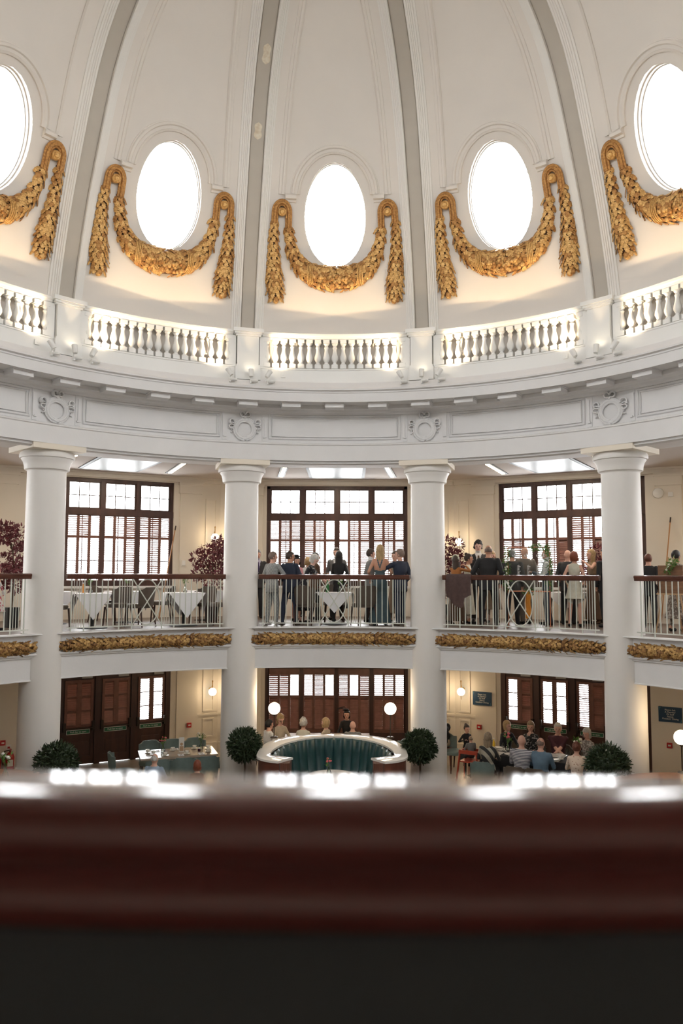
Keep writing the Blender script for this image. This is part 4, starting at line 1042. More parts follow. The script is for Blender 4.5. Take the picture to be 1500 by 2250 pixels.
    if glasses:
        gb = MB()
        for sd in (-1, 1):
            gb.tube([HT @ Vector((sd * .032 * k + .022 * k * cos(a), .100 * k, .004 * k + .016 * k * sin(a))) for a in [2 * pi * q / 12 for q in range(12)]], .0025, 5, closed=True)
            gb.tube([HT @ Vector((sd * .054 * k, .098 * k, .006 * k)), HT @ Vector((sd * .082 * k, 0, .004 * k))], .0025, 5)
        gb.build('glasses', 'black', e)
    if hat == 'fascinator':
        hb = MB(); hb.lathe([(0, .03), (.05, .028), (.075, .0), (.085, -.005), (.07, -.01), (0, -.01)], 18, HT @ Matrix.Translation((.02, .02, .125 * k)) @ Matrix.Rotation(.4, 4, 'X'))
        for q in range(6): hb.tube([HT @ Vector((.02 + .02 * q, -.02, .13)), HT @ Vector((.07 + .03 * q, -.05, .19 - .01 * q)), HT @ Vector((.12 + .03 * q, -.02, .15 - .02 * q))], [.004, .010, .002], 6)
        hb.build('hat', CL['black'], e)
    if hat == 'flowers':
        hb = MB()
        for q in range(16):
            a = pi * q / 15; c = HT @ Vector((.085 * cos(a), -.03, .05 + .08 * sin(a))); rr = r_hat.uniform(.012, .02); hb.ell(c, rr, rr, rr, 8, 6)
        hb.build('flower_headpiece', CL['cream'], e)
    e['hand_z'] = 0
    return e
mat_lip = mat('lips', (.40, .13, .12), .5); r_hat = random.Random(2)
def wine_glass(x, y, z, label, tilt=0, liquid=None, az=0, group=None, s=1.0):
    e = thing('wine_glass', label, 'glass', TL(x, y, z, az) @ Matrix.Rotation(tilt, 4, 'Y') @ Matrix.Scale(s, 4), group)
    b = MB(); b.lathe([(.0, .0), (.033, .0), (.033, .003), (.006, .008), (.004, .07), (.012, .08), (.032, .10), (.036, .13), (.030, .17), (.029, .17), (.034, .13), (.030, .103), (.0, .085)], 16); b.build('bowl_and_stem', 'clear', e)
    if liquid: b = MB(); b.lathe([(0, .086), (.029, .104), (.0335, .128), (0, .128)], 14); b.build('drink', liquid, e)
    return e
# ================================================================== FURNITURE AND OBJECTS
def chair(x, y, zf, az, label, fab='tealchair', leg='wood', back=.84, group=None, arms=False, src={}):
    key = (fab, leg, back, arms)
    T = Matrix.Translation((x, y, zf)) @ Matrix.Rotation(-radians(az), 4, 'Z')
    if key in src:
        e = copy_tree(src[key], Rot(0)); e.matrix_world = T
    else:
        e = empty('dining_chair', T); src[key] = e
        b = MB(); loft(b, [(0, 0, z, rx, ry, 0) for z, rx, ry in ((.38, .225, .225), (.385, .245, .24), (.44, .25, .245), (.465, .235, .23), (.47, .18, .18))], 24); b.build('seat', fab, e, sharp=60)
        b = MB(); rows = []
        for i in range(9):
            a = radians(-64 + 128 * i / 8); px, py = .25 * sin(a), -.05 - .22 * cos(a)
            c = [(1.0, .44), (1.05, .55), (1.10, back - .05), (1.09, back), (.96, back), (.95, .55), (.92, .44)]
            rows.append([(px * k, -.05 + (py + .05) * k - .05 * (z - .44), z - (.05 if abs(i - 4) > 2 else .0) * (z > .6)) for k, z in c])
        b.grid(rows, cv=True); m = 7; b.f.append(tuple(range(m - 1, -1, -1))); b.f.append(tuple(8 * m + j for j in range(m))); b.mi += [0, 0]
        b.build('backrest', fab, e, sharp=50)
        for sx in (-1, 1):
            for sy in (-1, 1):
                b = MB(); b.tube([(sx * .19, sy * .18, .40), (sx * .215, sy * (.20 if sy > 0 else .25), 0)], [.021, .013], 8); b.build('leg', leg, e)
    e['label'] = label; e['category'] = 'chair'
    if group: e['group'] = group
    elif 'group' in e: del e['group']
    return e
def flap_cloth(label, x, y, z, half, drop, rz, group='white tablecloths in the gallery'):
    """square cloth laid diagonally over a square table: a pointed flap hangs over every side"""
    b = MB(); h = half + .012
    b.box(-h, h, -h, h, 0, .006)
    for k in range(4):
        R = Matrix.Rotation(k * pi / 2, 4, 'Z'); rows = []
        for i in range(13):
            t = i / 12; u = -h + 2 * h * t; d = drop * (1 - abs(2 * t - 1)) + .03; col_ = []
            for j in range(6):
                q = j / 5; col_.append((u * (1 - .06 * q), -h - .006 - .035 * sin(q * 1.4) - .012 * sin(9 * t) * q, .006 - d * q))
            rows.append(col_)
        b.grid(rows, T=R); b.grid([[(p[0], p[1] + .004, p[2]) for p in r] for r in rows][::-1], T=R)
    o = b.build('tablecloth', 'cloth', sharp=60); o.matrix_world = TL(x, y, z, rz); return tag(o, label, 'tablecloth', group)
def pedestal_table(label, x, y, zf, h, half, rz=0, group='square pedestal tables in the gallery'):
    e = thing('pedestal_table', label, 'table', TL(x, y, zf, rz), group)
    b = MB(); b.box(-half, half, -half, half, h - .03, h); b.build('table_top', 'wood', e, smooth=False)
    b = MB(); b.tube([(0, 0, .03), (0, 0, h - .03)], .035, 12); b.build('pedestal', 'black', e)
    b = MB(); b.lathe([(0, 0), (.29, 0), (.29, .012), (.06, .03), (0, .03)], 28); b.build('base', 'black', e)
    return e
def bud_vase(x, y, z, label, flower='greenery', s=1.0, bloom=None, cat='vase'):
    e = thing('bud_vase', label, cat, TL(x, y, z) @ Matrix.Scale(s, 4))
    b = MB(); b.lathe([(0, 0), (.035, 0), (.042, .01), (.040, .05), (.018, .10), (.013, .14), (.018, .16), (.015, .16), (.010, .14), (.014, .10), (.036, .05), (.036, .008), (0, .006)], 16); b.build('glass_bottle', 'clear', e)
    b = MB(); rr = random.Random(int(x * 97 + y * 31))
    for q in range(7):
        a = rr.uniform(0, 6.28); h = rr.uniform(.20, .30); w_ = rr.uniform(.02, .07); tip = Vector((cos(a) * w_, sin(a) * w_, h)); b.tube([(0, 0, .02), (cos(a) * w_ * .2, sin(a) * w_ * .2, .16), tip], .0018, 5)
        for _ in range(3): leaf(b, tip + Vector((0, 0, -.03 * _)), Vector((rr.uniform(-1, 1), rr.uniform(-1, 1), .6)), Vector((0, 0, 1)), .05, .03)
    b.build('stems', flower, e)
    if bloom:
        b = MB()
        for q in range(6): c = (rr.uniform(-.05, .05), rr.uniform(-.05, .05), rr.uniform(.22, .30)); k = rr.uniform(.014, .028); b.ell(c, k, k, k * .8, 9, 6)
        b.build('blooms', bloom, e)
    return e
def leafball(mb, c, R, n, L, seed, flat=1.0, squash=1.0, cut=None):
    rr = random.Random(seed)
    for _ in range(n):
        z = rr.uniform(-1, 1); a = rr.uniform(0, 2 * pi); q = sqrt(1 - z * z); d = Vector((q * cos(a), q * sin(a), z)); k = R * rr.uniform(.72, 1.0)
        p = Vector(c) + Vector((d.x * k, d.y * k, d.z * k * squash)); d2 = (d + Vector([rr.uniform(-.9, .9) for _ in range(3)])).normalized()
        nn = d2.cross(Vector([rr.uniform(-1, 1) for _ in range(3)])).normalized(); leaf(mb, p, d2, nn, L * rr.uniform(.8, 1.3), L * .42, .1, .2)
def topiary(x, y, zb, zc, R, label, n=1700, seed=1):
    e = thing('bay_tree', label, 'plant', TL(x, y, 0), 'clipped bay trees')
    b = MB(); b.ell((0, 0, zc), R * .62, R * .62, R * .62, 16, 12); leafball(b, (0, 0, zc), R, n, .075, seed); b.build('crown', 'leaf', e, sharp=30)
    b = MB(); b.tube([(0, 0, zb + .3), (.01, 0, lerp(zb, zc, .6)), (0, 0, zc)], .018, 8); b.build('stem', 'bark', e)
    b = MB(); b.lathe([(0, zb), (.13, zb), (.19, zb + .36), (.20, zb + .36), (.20, zb + .40), (.17, zb + .40), (.16, zb + .34), (0, zb + .34)], 24); b.build('pot', 'gray', e)
topiary(-1.72, 6.5, ZG, -3.31, .31, 'round clipped bay tree left of the booth', seed=1)
topiary(1.69, 6.5, ZG, -3.32, .31, 'round clipped bay tree right of the booth', seed=2)
topiary(4.76, 4.70, ZG, -3.25, .35, 'round clipped bay tree in front of the far right column', seed=3)
topiary(-4.74, 4.70, ZG, -3.27, .35, 'round clipped bay tree in front of the far left column', seed=4)
def maple(x, y, label, seed, top=.85, wd=.42):
    e = thing('maroon_tree', label, 'plant', TL(x, y, 0), 'maroon leaved trees in the gallery')
    rr = random.Random(seed)
    b = MB(); b.tube([(0, 0, ZU + .3), (.03, 0, -.2), (-.02, .02, top - .3)], [.022, .018, .008], 8)
    tips = []
    for q in range(18):
        a = rr.uniform(0, 6.28); z0 = rr.uniform(-.45, top - .35); r_ = wd * rr.uniform(.4, 1) * (1 - .35 * max(0, (z0 - .1) / top)); t = Vector((cos(a) * r_, sin(a) * r_, z0 + rr.uniform(.05, .45))); tips.append(t); b.tube([(0, 0, z0), t * .5 + Vector((0, 0, z0 * .5 + .06)), t], [.008, .006, .003], 5)
    b.build('trunk', 'bark', e)
    b = MB()
    for t in tips: leafball(b, t, .17, 75, .085, rr.randint(0, 9999))
    b.build('foliage', 'redleaf', e, sharp=30)
    b = MB(); b.lathe([(0, ZU), (.14, ZU), (.17, ZU + .40), (.14, ZU + .40), (0, ZU + .38)], 4); b.build('pot', 'black', e, smooth=False)
maple(-2.78, 8.7, 'maroon leaved tree left of the column beside the middle bay', 1, .92)
maple(2.48, 8.95, 'maroon leaved tree right of the column beside the middle bay, before a lit lamp', 2, .80)
maple(-6.38, 6.5, 'maroon leaved tree at the left edge of the photo', 3, .90, .34)
maple(6.13, 8.92, 'maroon leaved tree left of the far right column', 4, .86, .34)
# window poles
for (a, b_, lb) in (((-6.72, 8.62, ZU), (-4.25, 10.32, 1.17), ''),): pass
def pole(p0, p1, lb):
    e = thing('window_pole', lb, 'pole'); b = MB(); b.tube([p0, p1], .014, 8); b.build('shaft', 'polewood', e)
    d = (Vector(p1) - Vector(p0)).normalized(); b = MB(); b.tube([p1, Vector(p1) + d * .12], .017, 8); b.build('tip', 'iron', e)
M['polewood'] = mat('varnished_pole', (.42, .20, .07), .4)
Tm = Rot(-30); pole(tuple(Tm @ Vector((1.30, 10.8, ZU))), tuple(Tm @ Vector((1.77, 11.15, 1.10))), 'thin orange wooden window pole leaning on the left gallery window')
Tm = Rot(30); pole(tuple(Tm @ Vector((2.02, 10.85, ZU))), tuple(Tm @ Vector((2.22, 11.18, 1.20))), 'long wooden window pole leaning on the wall at the right edge')
# ---- gallery tables
TT = .68; TZ = ZU + TT
tbl = [(-4.75, 6.45, .33, 20, 'left table of the left bay'), (-3.12, 7.28, .36, 22, 'right table of the left bay'), (-.02, 8.05, .37, 3, 'table of the middle bay'),
       (-4.6, 8.35, .38, 30, 'rear table of the left bay'), (-6.0, 7.7, .38, 40, 'rear table behind the far left column'), (5.35, 9.05, .38, -30, 'table behind the guests of the right bay'), (-3.0, 9.35, .36, 25, 'rear table near the middle left column')]
for x, y, hf, rz, nm in tbl:
    pedestal_table('dark pedestal under a white cloth, ' + nm, x, y, ZU, TT, hf, radians(rz))
    flap_cloth('white cloth with pointed flaps on the ' + nm, x, y, TZ + .001, hf, .48 if hf < .37 else .40, radians(rz))
for x, y, az, lb in [(-5.35, 6.05, 100, 'dark chair at the left table, partly behind the far left column'), (-4.45, 7.15, 195, 'dark chair behind the left table of the left bay'), (-3.95, 6.95, -65, 'dark chair between the two left bay tables'),
                     (-2.85, 7.98, 200, 'dark chair behind the right table of the left bay'), (-2.42, 7.75, -110, 'dark chair at the right end of the left bay, beside the column'), (-3.9, 8.65, -95, 'dark chair at the rear table seen through the oval ornament'), (-5.2, 8.6, 100, 'dark chair left of the rear table in the left bay')]:
    chair(x, y, ZU, az, lb, 'brownchair', 'wood', .80)
chair(-.56, 7.68, ZU, 25, 'brown upholstered chair seen from behind, left of the middle table', 'brownchair', 'wood', .84)
chair(.62, 7.68, ZU, -20, 'brown upholstered chair seen from behind, right of the middle table', 'brownchair', 'wood', .84)
chair(-.02, 8.72, ZU, 180, 'brown upholstered chair behind the middle table', 'brownchair', 'wood', .84)
bud_vase(-4.8, 6.45, TZ + .008, 'glass bottle vase with green sprigs on the left gallery table', bloom='greenery')
bud_vase(-3.1, 7.3, TZ + .008, 'glass bottle vase with sprigs on the right table of the left bay')
bud_vase(-4.6, 8.35, TZ + .008, 'glass bottle vase on the rear table of the left bay', bloom=None)
bud_vase(.10, 8.0, TZ + .008, 'glass jar of flowers on the middle gallery table', s=1.15, bloom='china')
M['greenglass'] = mat('green_bottle_glass', (.03, .16, .04), .1, coat=.5); M['amber'] = mat('amber_drink', (.65, .25, .04), .2); M['reddrink'] = mat('red_drink', (.6, .06, .03), .2); M['orangecard'] = mat('orange_cloth', (.60, .24, .03), .8)
def bottle(x, y, z, label, m, s=1.0):
    e = thing('bottle', label, 'bottle', TL(x, y, z) @ Matrix.Scale(s, 4)); b = MB(); b.lathe([(0, 0), (.036, 0), (.038, .01), (.038, .15), (.030, .19), (.014, .23), (.013, .28), (0, .28)], 16); b.build('glass_body', m, e)
    b = MB(); b.lathe([(.015, .265), (.015, .292), (0, .292)], 10); b.build('cap', 'white', e)
bottle(-.16, 8.0, TZ + .008, 'green glass bottle on the middle gallery table', 'greenglass')
bottle(-5.0, 6.6, TZ + .008, 'small amber bottle on the left gallery table', 'amber', .7)
wine_glass(-.32, 7.9, TZ + .008, 'glass of red drink on the middle gallery table', liquid='reddrink'); wine_glass(.3, 7.95, TZ + .008, 'empty glass at the right of the middle gallery table')
# ---- draped jacket over the handrail
def jacket_on_rail():
    b = MB(); rows = []; M['drape'] = mat('mauve_brown_wool', (.085, .05, .045), .9, vary=.2, vscale=20)
    for i in range(21):
        t = i / 20; ph = 18.35 + 4.0 * t; dr = .30 + .24 * max(0, sin((t - .12) * 4.2)) * (t < .75) + .03 * sin(t * 11); row = []
        for (r, z) in ((7.35, -.16), (7.355, -.02), (7.33, .022), (7.28, .030), (7.23, .022), (7.205, -.03), (7.20 + .015 * sin(t * 14), -.12), (7.20 + .02 * sin(t * 17), -.12 - dr * .45), (7.205 + .02 * sin(t * 15), -.12 - dr)):
            row.append(PR(ph, r, z))
        rows.append(row)
    b.grid(rows); b.grid([[tuple(Vector(p) * 1.0 + Vector((0, .006, -.004))) for p in r] for r in rows][::-1])
    return tag(b.build('draped_jacket', 'drape', sharp=80), 'brown jacket draped over the right bay handrail beside the column', 'jacket')
jacket_on_rail()
# ---- acrylic seating chart on a copper stand
def seating_chart():
    e = thing('seating_chart', 'clear acrylic sign with white script and greenery on a copper stand', 'sign', TL(3.98, 7.05, 0, radians(-22)))
    b = MB(); b.box(-.43, .43, -.004, .004, -.30, .56); b.build('acrylic_panel', 'clear', e, smooth=False)
    rr = random.Random(9)
    def sq(x0, z0, n, st, h, vert=False):
        pts = []
        for i in range(n * 6):
            a = i / 6 * 2 * pi; u = i / 6 * st; w_ = h * (.5 + .5 * sin(a)) * (1 + .6 * ((i // 6) % 3 == 1)); pts.append((x0 + (w_ if vert else u + h * .25 * cos(a)), -.006, z0 + (-(u + h * .25 * cos(a)) if vert else w_)))
        b = MB(); b.tube(pts, .0045, 4); b.build('white_script', 'white', e)
    for k, x0 in enumerate((-.32, -.08, .16)): sq(x0, .38, 5, .035, .05)
    for k, x0 in enumerate((-.22, -.02, .17, .30)): sq(x0, .22, 10, .03, .04, True)
    b = MB()
    for s in (-1, 1): b.tube([(s * .42, .02, ZU), (s * .42, .02, .58)], .011, 8)
    b.tube([(-.42, .02, .58), (.42, .02, .58)], .011, 8); b.tube([(-.42, .02, -.32), (.42, .02, -.32)], .011, 8)
    for s in (-1, 1): b.tube([(s * .42, -.17, ZU + .012), (s * .42, .25, ZU + .012)], .011, 8)
    b.build('copper_stand', 'copper', e)
    b = MB()
    for q in range(16): leafball(b, (-.44 + rr.uniform(-.02, .04), -.02, -.28 + q * .055), .05, 12, .05, q)
    b.build('greenery', 'greenery', e, sharp=30); b = MB()
    for q in range(12): leafball(b, (.05 + q * .034, -.02, .57 + rr.uniform(-.02, .02)), .05, 14, .05, 40 + q)
    b.build('greenery', 'greenery', e, sharp=30); b = MB()
    for q in range(14): leafball(b, (.43 + rr.uniform(-.03, .02), -.02, .54 - q * .06), .05, 13, .05, 80 + q)
    b.build('greenery', 'greenery', e, sharp=30); b = MB()
    for q in range(6): leafball(b, (-.1 + q * .04, -.02, -.33), .05, 10, .05, 120 + q)
    b.build('greenery', 'greenery', e, sharp=30)
    b = MB()
    for q in range(12): c = (rr.choice((-.43, .43)) + rr.uniform(-.03, .03), -.06, rr.uniform(-.25, .5)); b.ell(c, .022, .022, .022, 8, 6)
    b.build('white_blooms', 'china', e)
    b = MB(); b.grid([[(-.06 + .10 * i / 6 + .01 * sin(j * 2), -.03 + .012 * sin(i * 2.2), -.33 - .09 * j) for j in range(7)] for i in range(7)]); b.build('orange_ribbon', 'orangecard', e)
M['copper'] = mat('copper_tube', (.60, .25, .14), .3, metal=.8)
seating_chart()
# ---- wooden board on an easel, right edge
def easel():
    e = thing('easel', 'wooden easel holding a brown board with a green sprig, right edge', 'easel', TL(6.3, 5.62, 0, radians(-48)))
    b = MB(); b.box(-.24, .24, -.012, .012, -.32, .20); b.build('board', 'boardwood', e, smooth=False)
    b = MB()
    for s in (-1, 1): b.tube([(s * .30, -.03, ZU), (s * .05, .03, .36)], .014, 6)
    b.tube([(0, .40, ZU), (0, .04, .30)], .014, 6); b.box(-.26, .26, -.05, .02, -.345, -.32); b.build('easel_frame', 'easelwood', e)
    b = MB()
    for q in range(7): leafball(b, (-.02 + .02 * q, -.05, .10 + .035 * q), .06, 14, .06, 200 + q)
    b.build('sprig', 'greenery', e, sharp=30)
    b = MB()
    for q in range(4): b.ell((.03 * q - .03, -.09, .12 + .05 * q), .022, .022, .022, 8, 6)
    b.build('blooms', 'china', e)
M['boardwood'] = mat('brown_board', (.22, .11, .055), .7, vary=.3, vscale=4, stretch=(1, 1, 6)); M['easelwood'] = mat('pale_easel_wood', (.50, .33, .18), .6)
easel()
# ---- small wall fittings (on the outer wall planes)
def wall_box(name, label, cat, ph, u, z, w_, h, d, m, extra=None):
    e = thing(name, label, cat, Rot(ph) @ Matrix.Translation((u, D0 - .055, z))); b = MB(); b.box(-w_ / 2, w_ / 2, -d, 0, -h / 2, h / 2); b.build('body', m, e, smooth=False)
    if extra: b = MB(); b.box(-w_ * .26, w_ * .26, -d - .004, -d, -h * .16, h * .16); b.build('window', extra, e, smooth=False)
    return e
wall_box('fire_call_point', 'red fire call point right of the left exit doors', 'call point', -30, 2.25, -3.74, .11, .11, .05, 'red', 'white')
wall_box('fire_call_point', 'red fire call point under the blue sign left of the right exit doors', 'call point', 30, -2.36, -3.76, .11, .11, .05, 'red', 'white')
wall_box('fire_call_point', 'red fire call point under the blue sign at the right edge', 'call point', 30, 2.07, -3.73, .11, .11, .05, 'red', 'white')
wall_box('fire_call_point', 'red fire call point above the extinguishers at the left edge', 'call point', -30, -2.05, -3.75, .11, .11, .05, 'red', 'white')
for u, lb in ((-2.16, 'left one'), (-1.92, 'right one')): wall_box('extinguisher_sign', 'small cream and red extinguisher sign at the left edge, ' + lb, 'sign', -30, u, -3.87, .10, .13, .008, 'white', 'red')
wall_box('wall_switch', 'small white control box on the gallery wall right of the left window', 'switch', -30, 2.03, .29, .09, .13, .04, 'white')
wall_box('wall_switch', 'small white box beside the round sounder, right edge of the gallery', 'switch', 30, 2.24, 1.84, .10, .10, .03, 'white')
e = thing('round_sounder', 'round white sounder on the gallery wall at the right edge', 'alarm', Rot(30) @ Matrix.Translation((1.98, D0 - .06, 1.88)) @ Matrix.Rotation(pi / 2, 4, 'X'))
b = MB(); b.lathe([(0, .09), (.06, .085), (.11, .05), (.12, 0)], 24); b.build('dome_cover', 'white', e); b = MB(); b.lathe([(.125, 0), (.125, -.012), (0, -.012)], 24); b.build('backplate', 'white', e)
def blue_sign(u, lb):
    e = thing('wall_sign', lb, 'sign', Rot(30) @ Matrix.Translation((u, D0 - .06, -3.06))); b = MB(); b.box(-.245, .245, -.018, .05, -.165, .165); b.build('board', 'signblue', e, smooth=False)
    for i, t in enumerate(('Please Ask', 'A Member', 'Of Staff', 'About', 'Outdoor Dining')): text_mesh(t, .052, 'china', e, Matrix.Translation((0, -.021, .10 - .048 * i)) @ FACE)
    b = MB()
    for s in (-1, 1):
        b.box(s * .225 - .03, s * .225 + .03 - .03 * (s > 0), -.02, -.017, -s * .145 - .003, -s * .145 + .003); b.box(s * .225 - .003, s * .225 + .003, -.02, -.017, -s * .12 - .03, -s * .12 + .03)
    b.build('corner_ornament', 'signpale', e, smooth=False)
M['signpale'] = mat('sign_pale_blue', (.10, .30, .38), .5)
blue_sign(-2.28, 'blue outdoor dining sign on the wall left of the right exit doors')
blue_sign(2.10, 'blue outdoor dining sign on the wall at the right edge')
def extinguisher(u, lb, m='red', s=1.0, hose=False):
    e = thing('fire_extinguisher', lb, 'fire extinguisher', Rot(-30) @ Matrix.Translation((u, D0 - .16, ZG)) @ Matrix.Scale(s, 4))
    b = MB(); b.lathe([(0, .0), (.075, .0), (.08, .02), (.08, .34), (.06, .40), (.03, .43), (0, .43)], 20); b.build('cylinder', 'red', e)
    b = MB(); b.tube([(0, 0, .42), (0, 0, .48)], .018, 8); b.build('valve', 'iron', e)
    b = MB(); b.box(-.012, .012, -.11, .02, .49, .505); b.box(-.012, .012, -.09, .02, .462, .475); b.build('handle', 'red', e, smooth=False)
    b = MB(); b.tube([(-.02, 0, .47), (-.10, 0, .46), (-.13, 0, .36), (-.12, 0, .2)] if hose else [(0, -.02, .47), (-.05, -.03, .46), (-.10, -.03, .40)], .011, 8); b.build('hose', 'black', e)
    b = MB(); b.box(-.05, .05, -.083, -.07, .18, .30); b.build('instruction_label', 'white', e)
extinguisher(-2.16, 'small red fire extinguisher at the left edge', s=1.0); extinguisher(-1.90, 'large red fire extinguisher with black hose beside the far left column', s=1.15, hose=True)
# ---- booth
def booth(T, label, topm, lamps=()):
    e = thing('booth', label, 'booth seating', T, 'curved booths around the ground floor')
    cy0 = 6.0; zt = -3.35; n = 48
    inner = lambda a, k=1.0: (1.17 * k * cos(a), cy0 + (1.62 * k) * sin(a) if sin(a) > 0 else cy0 + .6 * sin(a))
    def outer(a):
        c, s = cos(a), sin(a); p = 2.9; r = (abs(c / 1.42) ** p + abs(s / (1.80 if s > 0 else .75)) ** p) ** (-1 / p); return (r * c, cy0 + r * s)
    A = [radians(-34) + radians(248) * i / n for i in range(n + 1)]
    b = MB(); rows = []
    for i, a in enumerate(A):
        t = min(i, n - i) / n; curl = max(0, 1 - t / .07); k = 1 - .26 * curl
        ix, iy = inner(a, k); ox, oy = outer(a)
        rows.append([(ix, iy, zt - .045), (ix, iy, zt - .01), (ix + (ox - ix) * .06, iy + (oy - iy) * .06, zt), (lerp(ix, ox, .94), lerp(iy, oy, .94), zt), (ox, oy, zt - .01), (ox, oy, zt - .045)])
    b.grid(rows, cv=True); m = 6; b.f.append(tuple(range(m))); b.f.append(tuple(n * m + j for j in range(m - 1, -1, -1))); b.mi += [0, 0]; b.build('ledge', topm, e, sharp=40)
    b = MB(); rows = []
    for i, a in enumerate(A):
        ox, oy = outer(a); ox *= .975; oy = cy0 + (oy - cy0) * .985; rows.append([(ox, oy, ZG), (ox, oy, zt - .045)])
    b.grid(rows)
    for i in (0, n):
        a = A[i]; ix, iy = inner(a, .78); ox, oy = outer(a); ox *= .97
        for q in range(10):
            u0, u1 = q / 10, (q + .86) / 10; b.box(min(lerp(ix, ox, u0), lerp(ix, ox, u1)), max(lerp(ix, ox, u0), lerp(ix, ox, u1)), min(iy, oy) + .015, max(iy, oy) + .2, ZG, zt - .045)
    b.build('timber_panelling', 'boothwood', e, sharp=30)
    b = MB(); rows = []; nc = 22; steps = nc * 8; A2 = [radians(-20) + radians(220) * i / steps for i in range(steps + 1)]
    for i, a in enumerate(A2):
        bulge = .035 * abs(sin(pi * (i % 8) / 8)) ** .6; row = []
        for z, off in ((zt - .05, .01), (zt - .03, .03), (zt - .06, .06), (zt - .30, .10), (zt - .60, .16), (ZG + .44, .20)):
            x0, y0 = inner(a, 1); c = Vector((x0, y0 - cy0 * 1.0 - .3)); d = -c.normalized(); row.append((x0 + d.x * (off + bulge), y0 + d.y * (off + bulge), z))
        rows.append(row)
    b.grid(rows); b.build('channelled_backrest', 'teal', e, sharp=35)
    b = MB(); rows = []
    for i in range(n + 1):
        a = radians(-15) + radians(210) * i / n; row = []
        for k, z in ((.84, ZG + .42), (.84, ZG + .45), (.5, ZG + .46), (.46, ZG + .44), (.46, ZG + .30), (.48, ZG)):
            x0, y0 = inner(a, k); row.append((x0, y0, z))
        rows.append(row)
    b.grid(rows); b.build('seat', 'teal', e, sharp=40)
    return e
M['boothwood'] = mat('red_brown_booth_timber', (.16, .055, .035), .35, vary=.3, vscale=8, stretch=(1, 1, .15)); M['orangewood'] = mat('orange_brown_ledge', (.42, .17, .07), .3, vary=.2, vscale=5)
booth(Matrix.Identity(4), 'curved teal channel-backed booth with pale glossy ledge, centre', 'marble')
booth(Rot(60), 'curved booth with orange wooden ledge at the right edge', 'orangewood')
booth(Rot(-60), 'curved booth with orange wooden ledge at the left edge', 'orangewood')
def globe_lamp(x, y, z, lb):
    e = thing('globe_lamp', lb, 'lamp', TL(x, y, z)); b = MB(); b.lathe([(0, 0), (.075, 0), (.08, .012), (.06, .03), (0, .035)], 20); b.build('base', 'iron', e)
    b = MB(); b.tube([(0, 0, .03), (0, 0, .47)], .011, 10); b.lathe([(.012, .44), (.045, .475), (.05, .49)], 14); b.build('stem', 'iron', e)
    b = MB(); b.ell((0, 0, .595), .125, .125, .125, 24, 16); b.build('globe', 'globe', e)
    point('globe_lamp_glow', (x, y - .0, z + .85), 14, (1, .74, .45), .12)
globe_lamp(-1.23, 7.40, -3.35, 'lit globe lamp on the left of the booth ledge'); globe_lamp(1.17, 7.43, -3.35, 'lit globe lamp on the right of the booth ledge')
globe_lamp(6.0, 4.62, -3.35, 'lit globe lamp on the wooden ledge at the right edge')
# booth table with a bud vase and menu
e = thing('booth_table', 'table inside the teal booth, mostly hidden by the near handrail', 'table', TL(0, 5.75, ZG)); b = MB(); b.lathe([(0, .72), (.45, .72), (.46, .735), (.45, .75), (0, .75)], 32); b.build('table_top', 'marble', e); b = MB(); b.tube([(0, 0, 0), (0, 0, .72)], .04, 10); b.lathe([(.28, 0), (.28, .02), (.04, .04)], 20); b.build('pedestal', 'black', e)
bud_vase(-.06, 5.85, -3.70, 'small flower vase on the booth table', bloom='pinkbloom'); M_ = None
CLB = CL['black']; M['maroonjar'] = mat('dark_jam', (.05, .01, .02), .2); M['beigeprint'] = mat('cake_print', (.50, .33, .20), .6); M['juice'] = mat('yellow_juice', (.80, .50, .05), .2)
# ---- left dining table
def cup(x, y, z, lb, az=0, group=None):
    e = thing('teacup', lb, 'cup', TL(x, y, z, az), group)
    b = MB(); b.lathe([(0, .0), (.035, .0), (.07, .012), (.072, .016), (.035, .008), (0, .008)], 18); b.build('saucer', 'china', e)
    b = MB(); b.lathe([(0, .012), (.022, .012), (.038, .04), (.044, .07), (.041, .07), (.034, .04), (0, .02)], 18); b.tube([(.040, 0, .06), (.062, 0, .055), (.060, 0, .035), (.036, 0, .03)], .005, 6); b.build('cup', 'china', e)
def plate(x, y, z, lb, r=.12, group=None):
    b = MB(); b.lathe([(0, .004), (r * .6, .004), (r, .016), (r, .02), (r * .6, .009), (0, .009)], 24); o = b.build('plate', 'china'); o.matrix_world = TL(x, y, z); tag(o, lb, 'plate', group)
def napkin(x, y, z, az, lb, group):
    e = thing('napkin', lb, 'napkin', TL(x, y, z, az), group); b = MB()
    for k in range(3): b.box(-.05 + .01 * k, .05 + .01 * k, -.09, .09, .002 * k + .001, .002 * k + .003)
    b.build('folded_cloth', 'cloth', e, smooth=False); b = MB(); b.box(-.005, .005, -.08, .08, .008, .011); b.box(.02, .03, -.08, .08, .008, .011); b.build('cutlery', 'iron', e, smooth=False)
LT = Matrix.Translation((-3.26, 7.62, ZG)) @ Matrix.Rotation(radians(19), 4, 'Z')
e = thing('dining_table', 'long dining table with a glossy top set for tea, left', 'table', LT)
b = MB(); b.box(-.78, .78, -.40, .40, .71, .75); b.build('table_top', 'tablewood', e, smooth=False)
for sx in (-1, 1):
    b = MB(); b.box(sx * .5 - .05, sx * .5 + .05, -.05, .05, .05, .71); b.box(sx * .5 - .06, sx * .5 + .06, -.33, .33, 0, .05); b.build('leg', 'wood', e, smooth=False)
tz = .751
cups = [(-.60, .12, 'at its left end'), (-.50, -.06, 'second from the left end'), (-.28, -.26, 'near edge by the red flowers'), (-.08, .16, 'beside the menu card at the back'), (.16, -.24, 'near edge right of the menu card'), (.38, .22, 'at the back beside the white flowers'), (.62, -.14, 'near edge at the right'), (.66, .16, 'at the right end')]
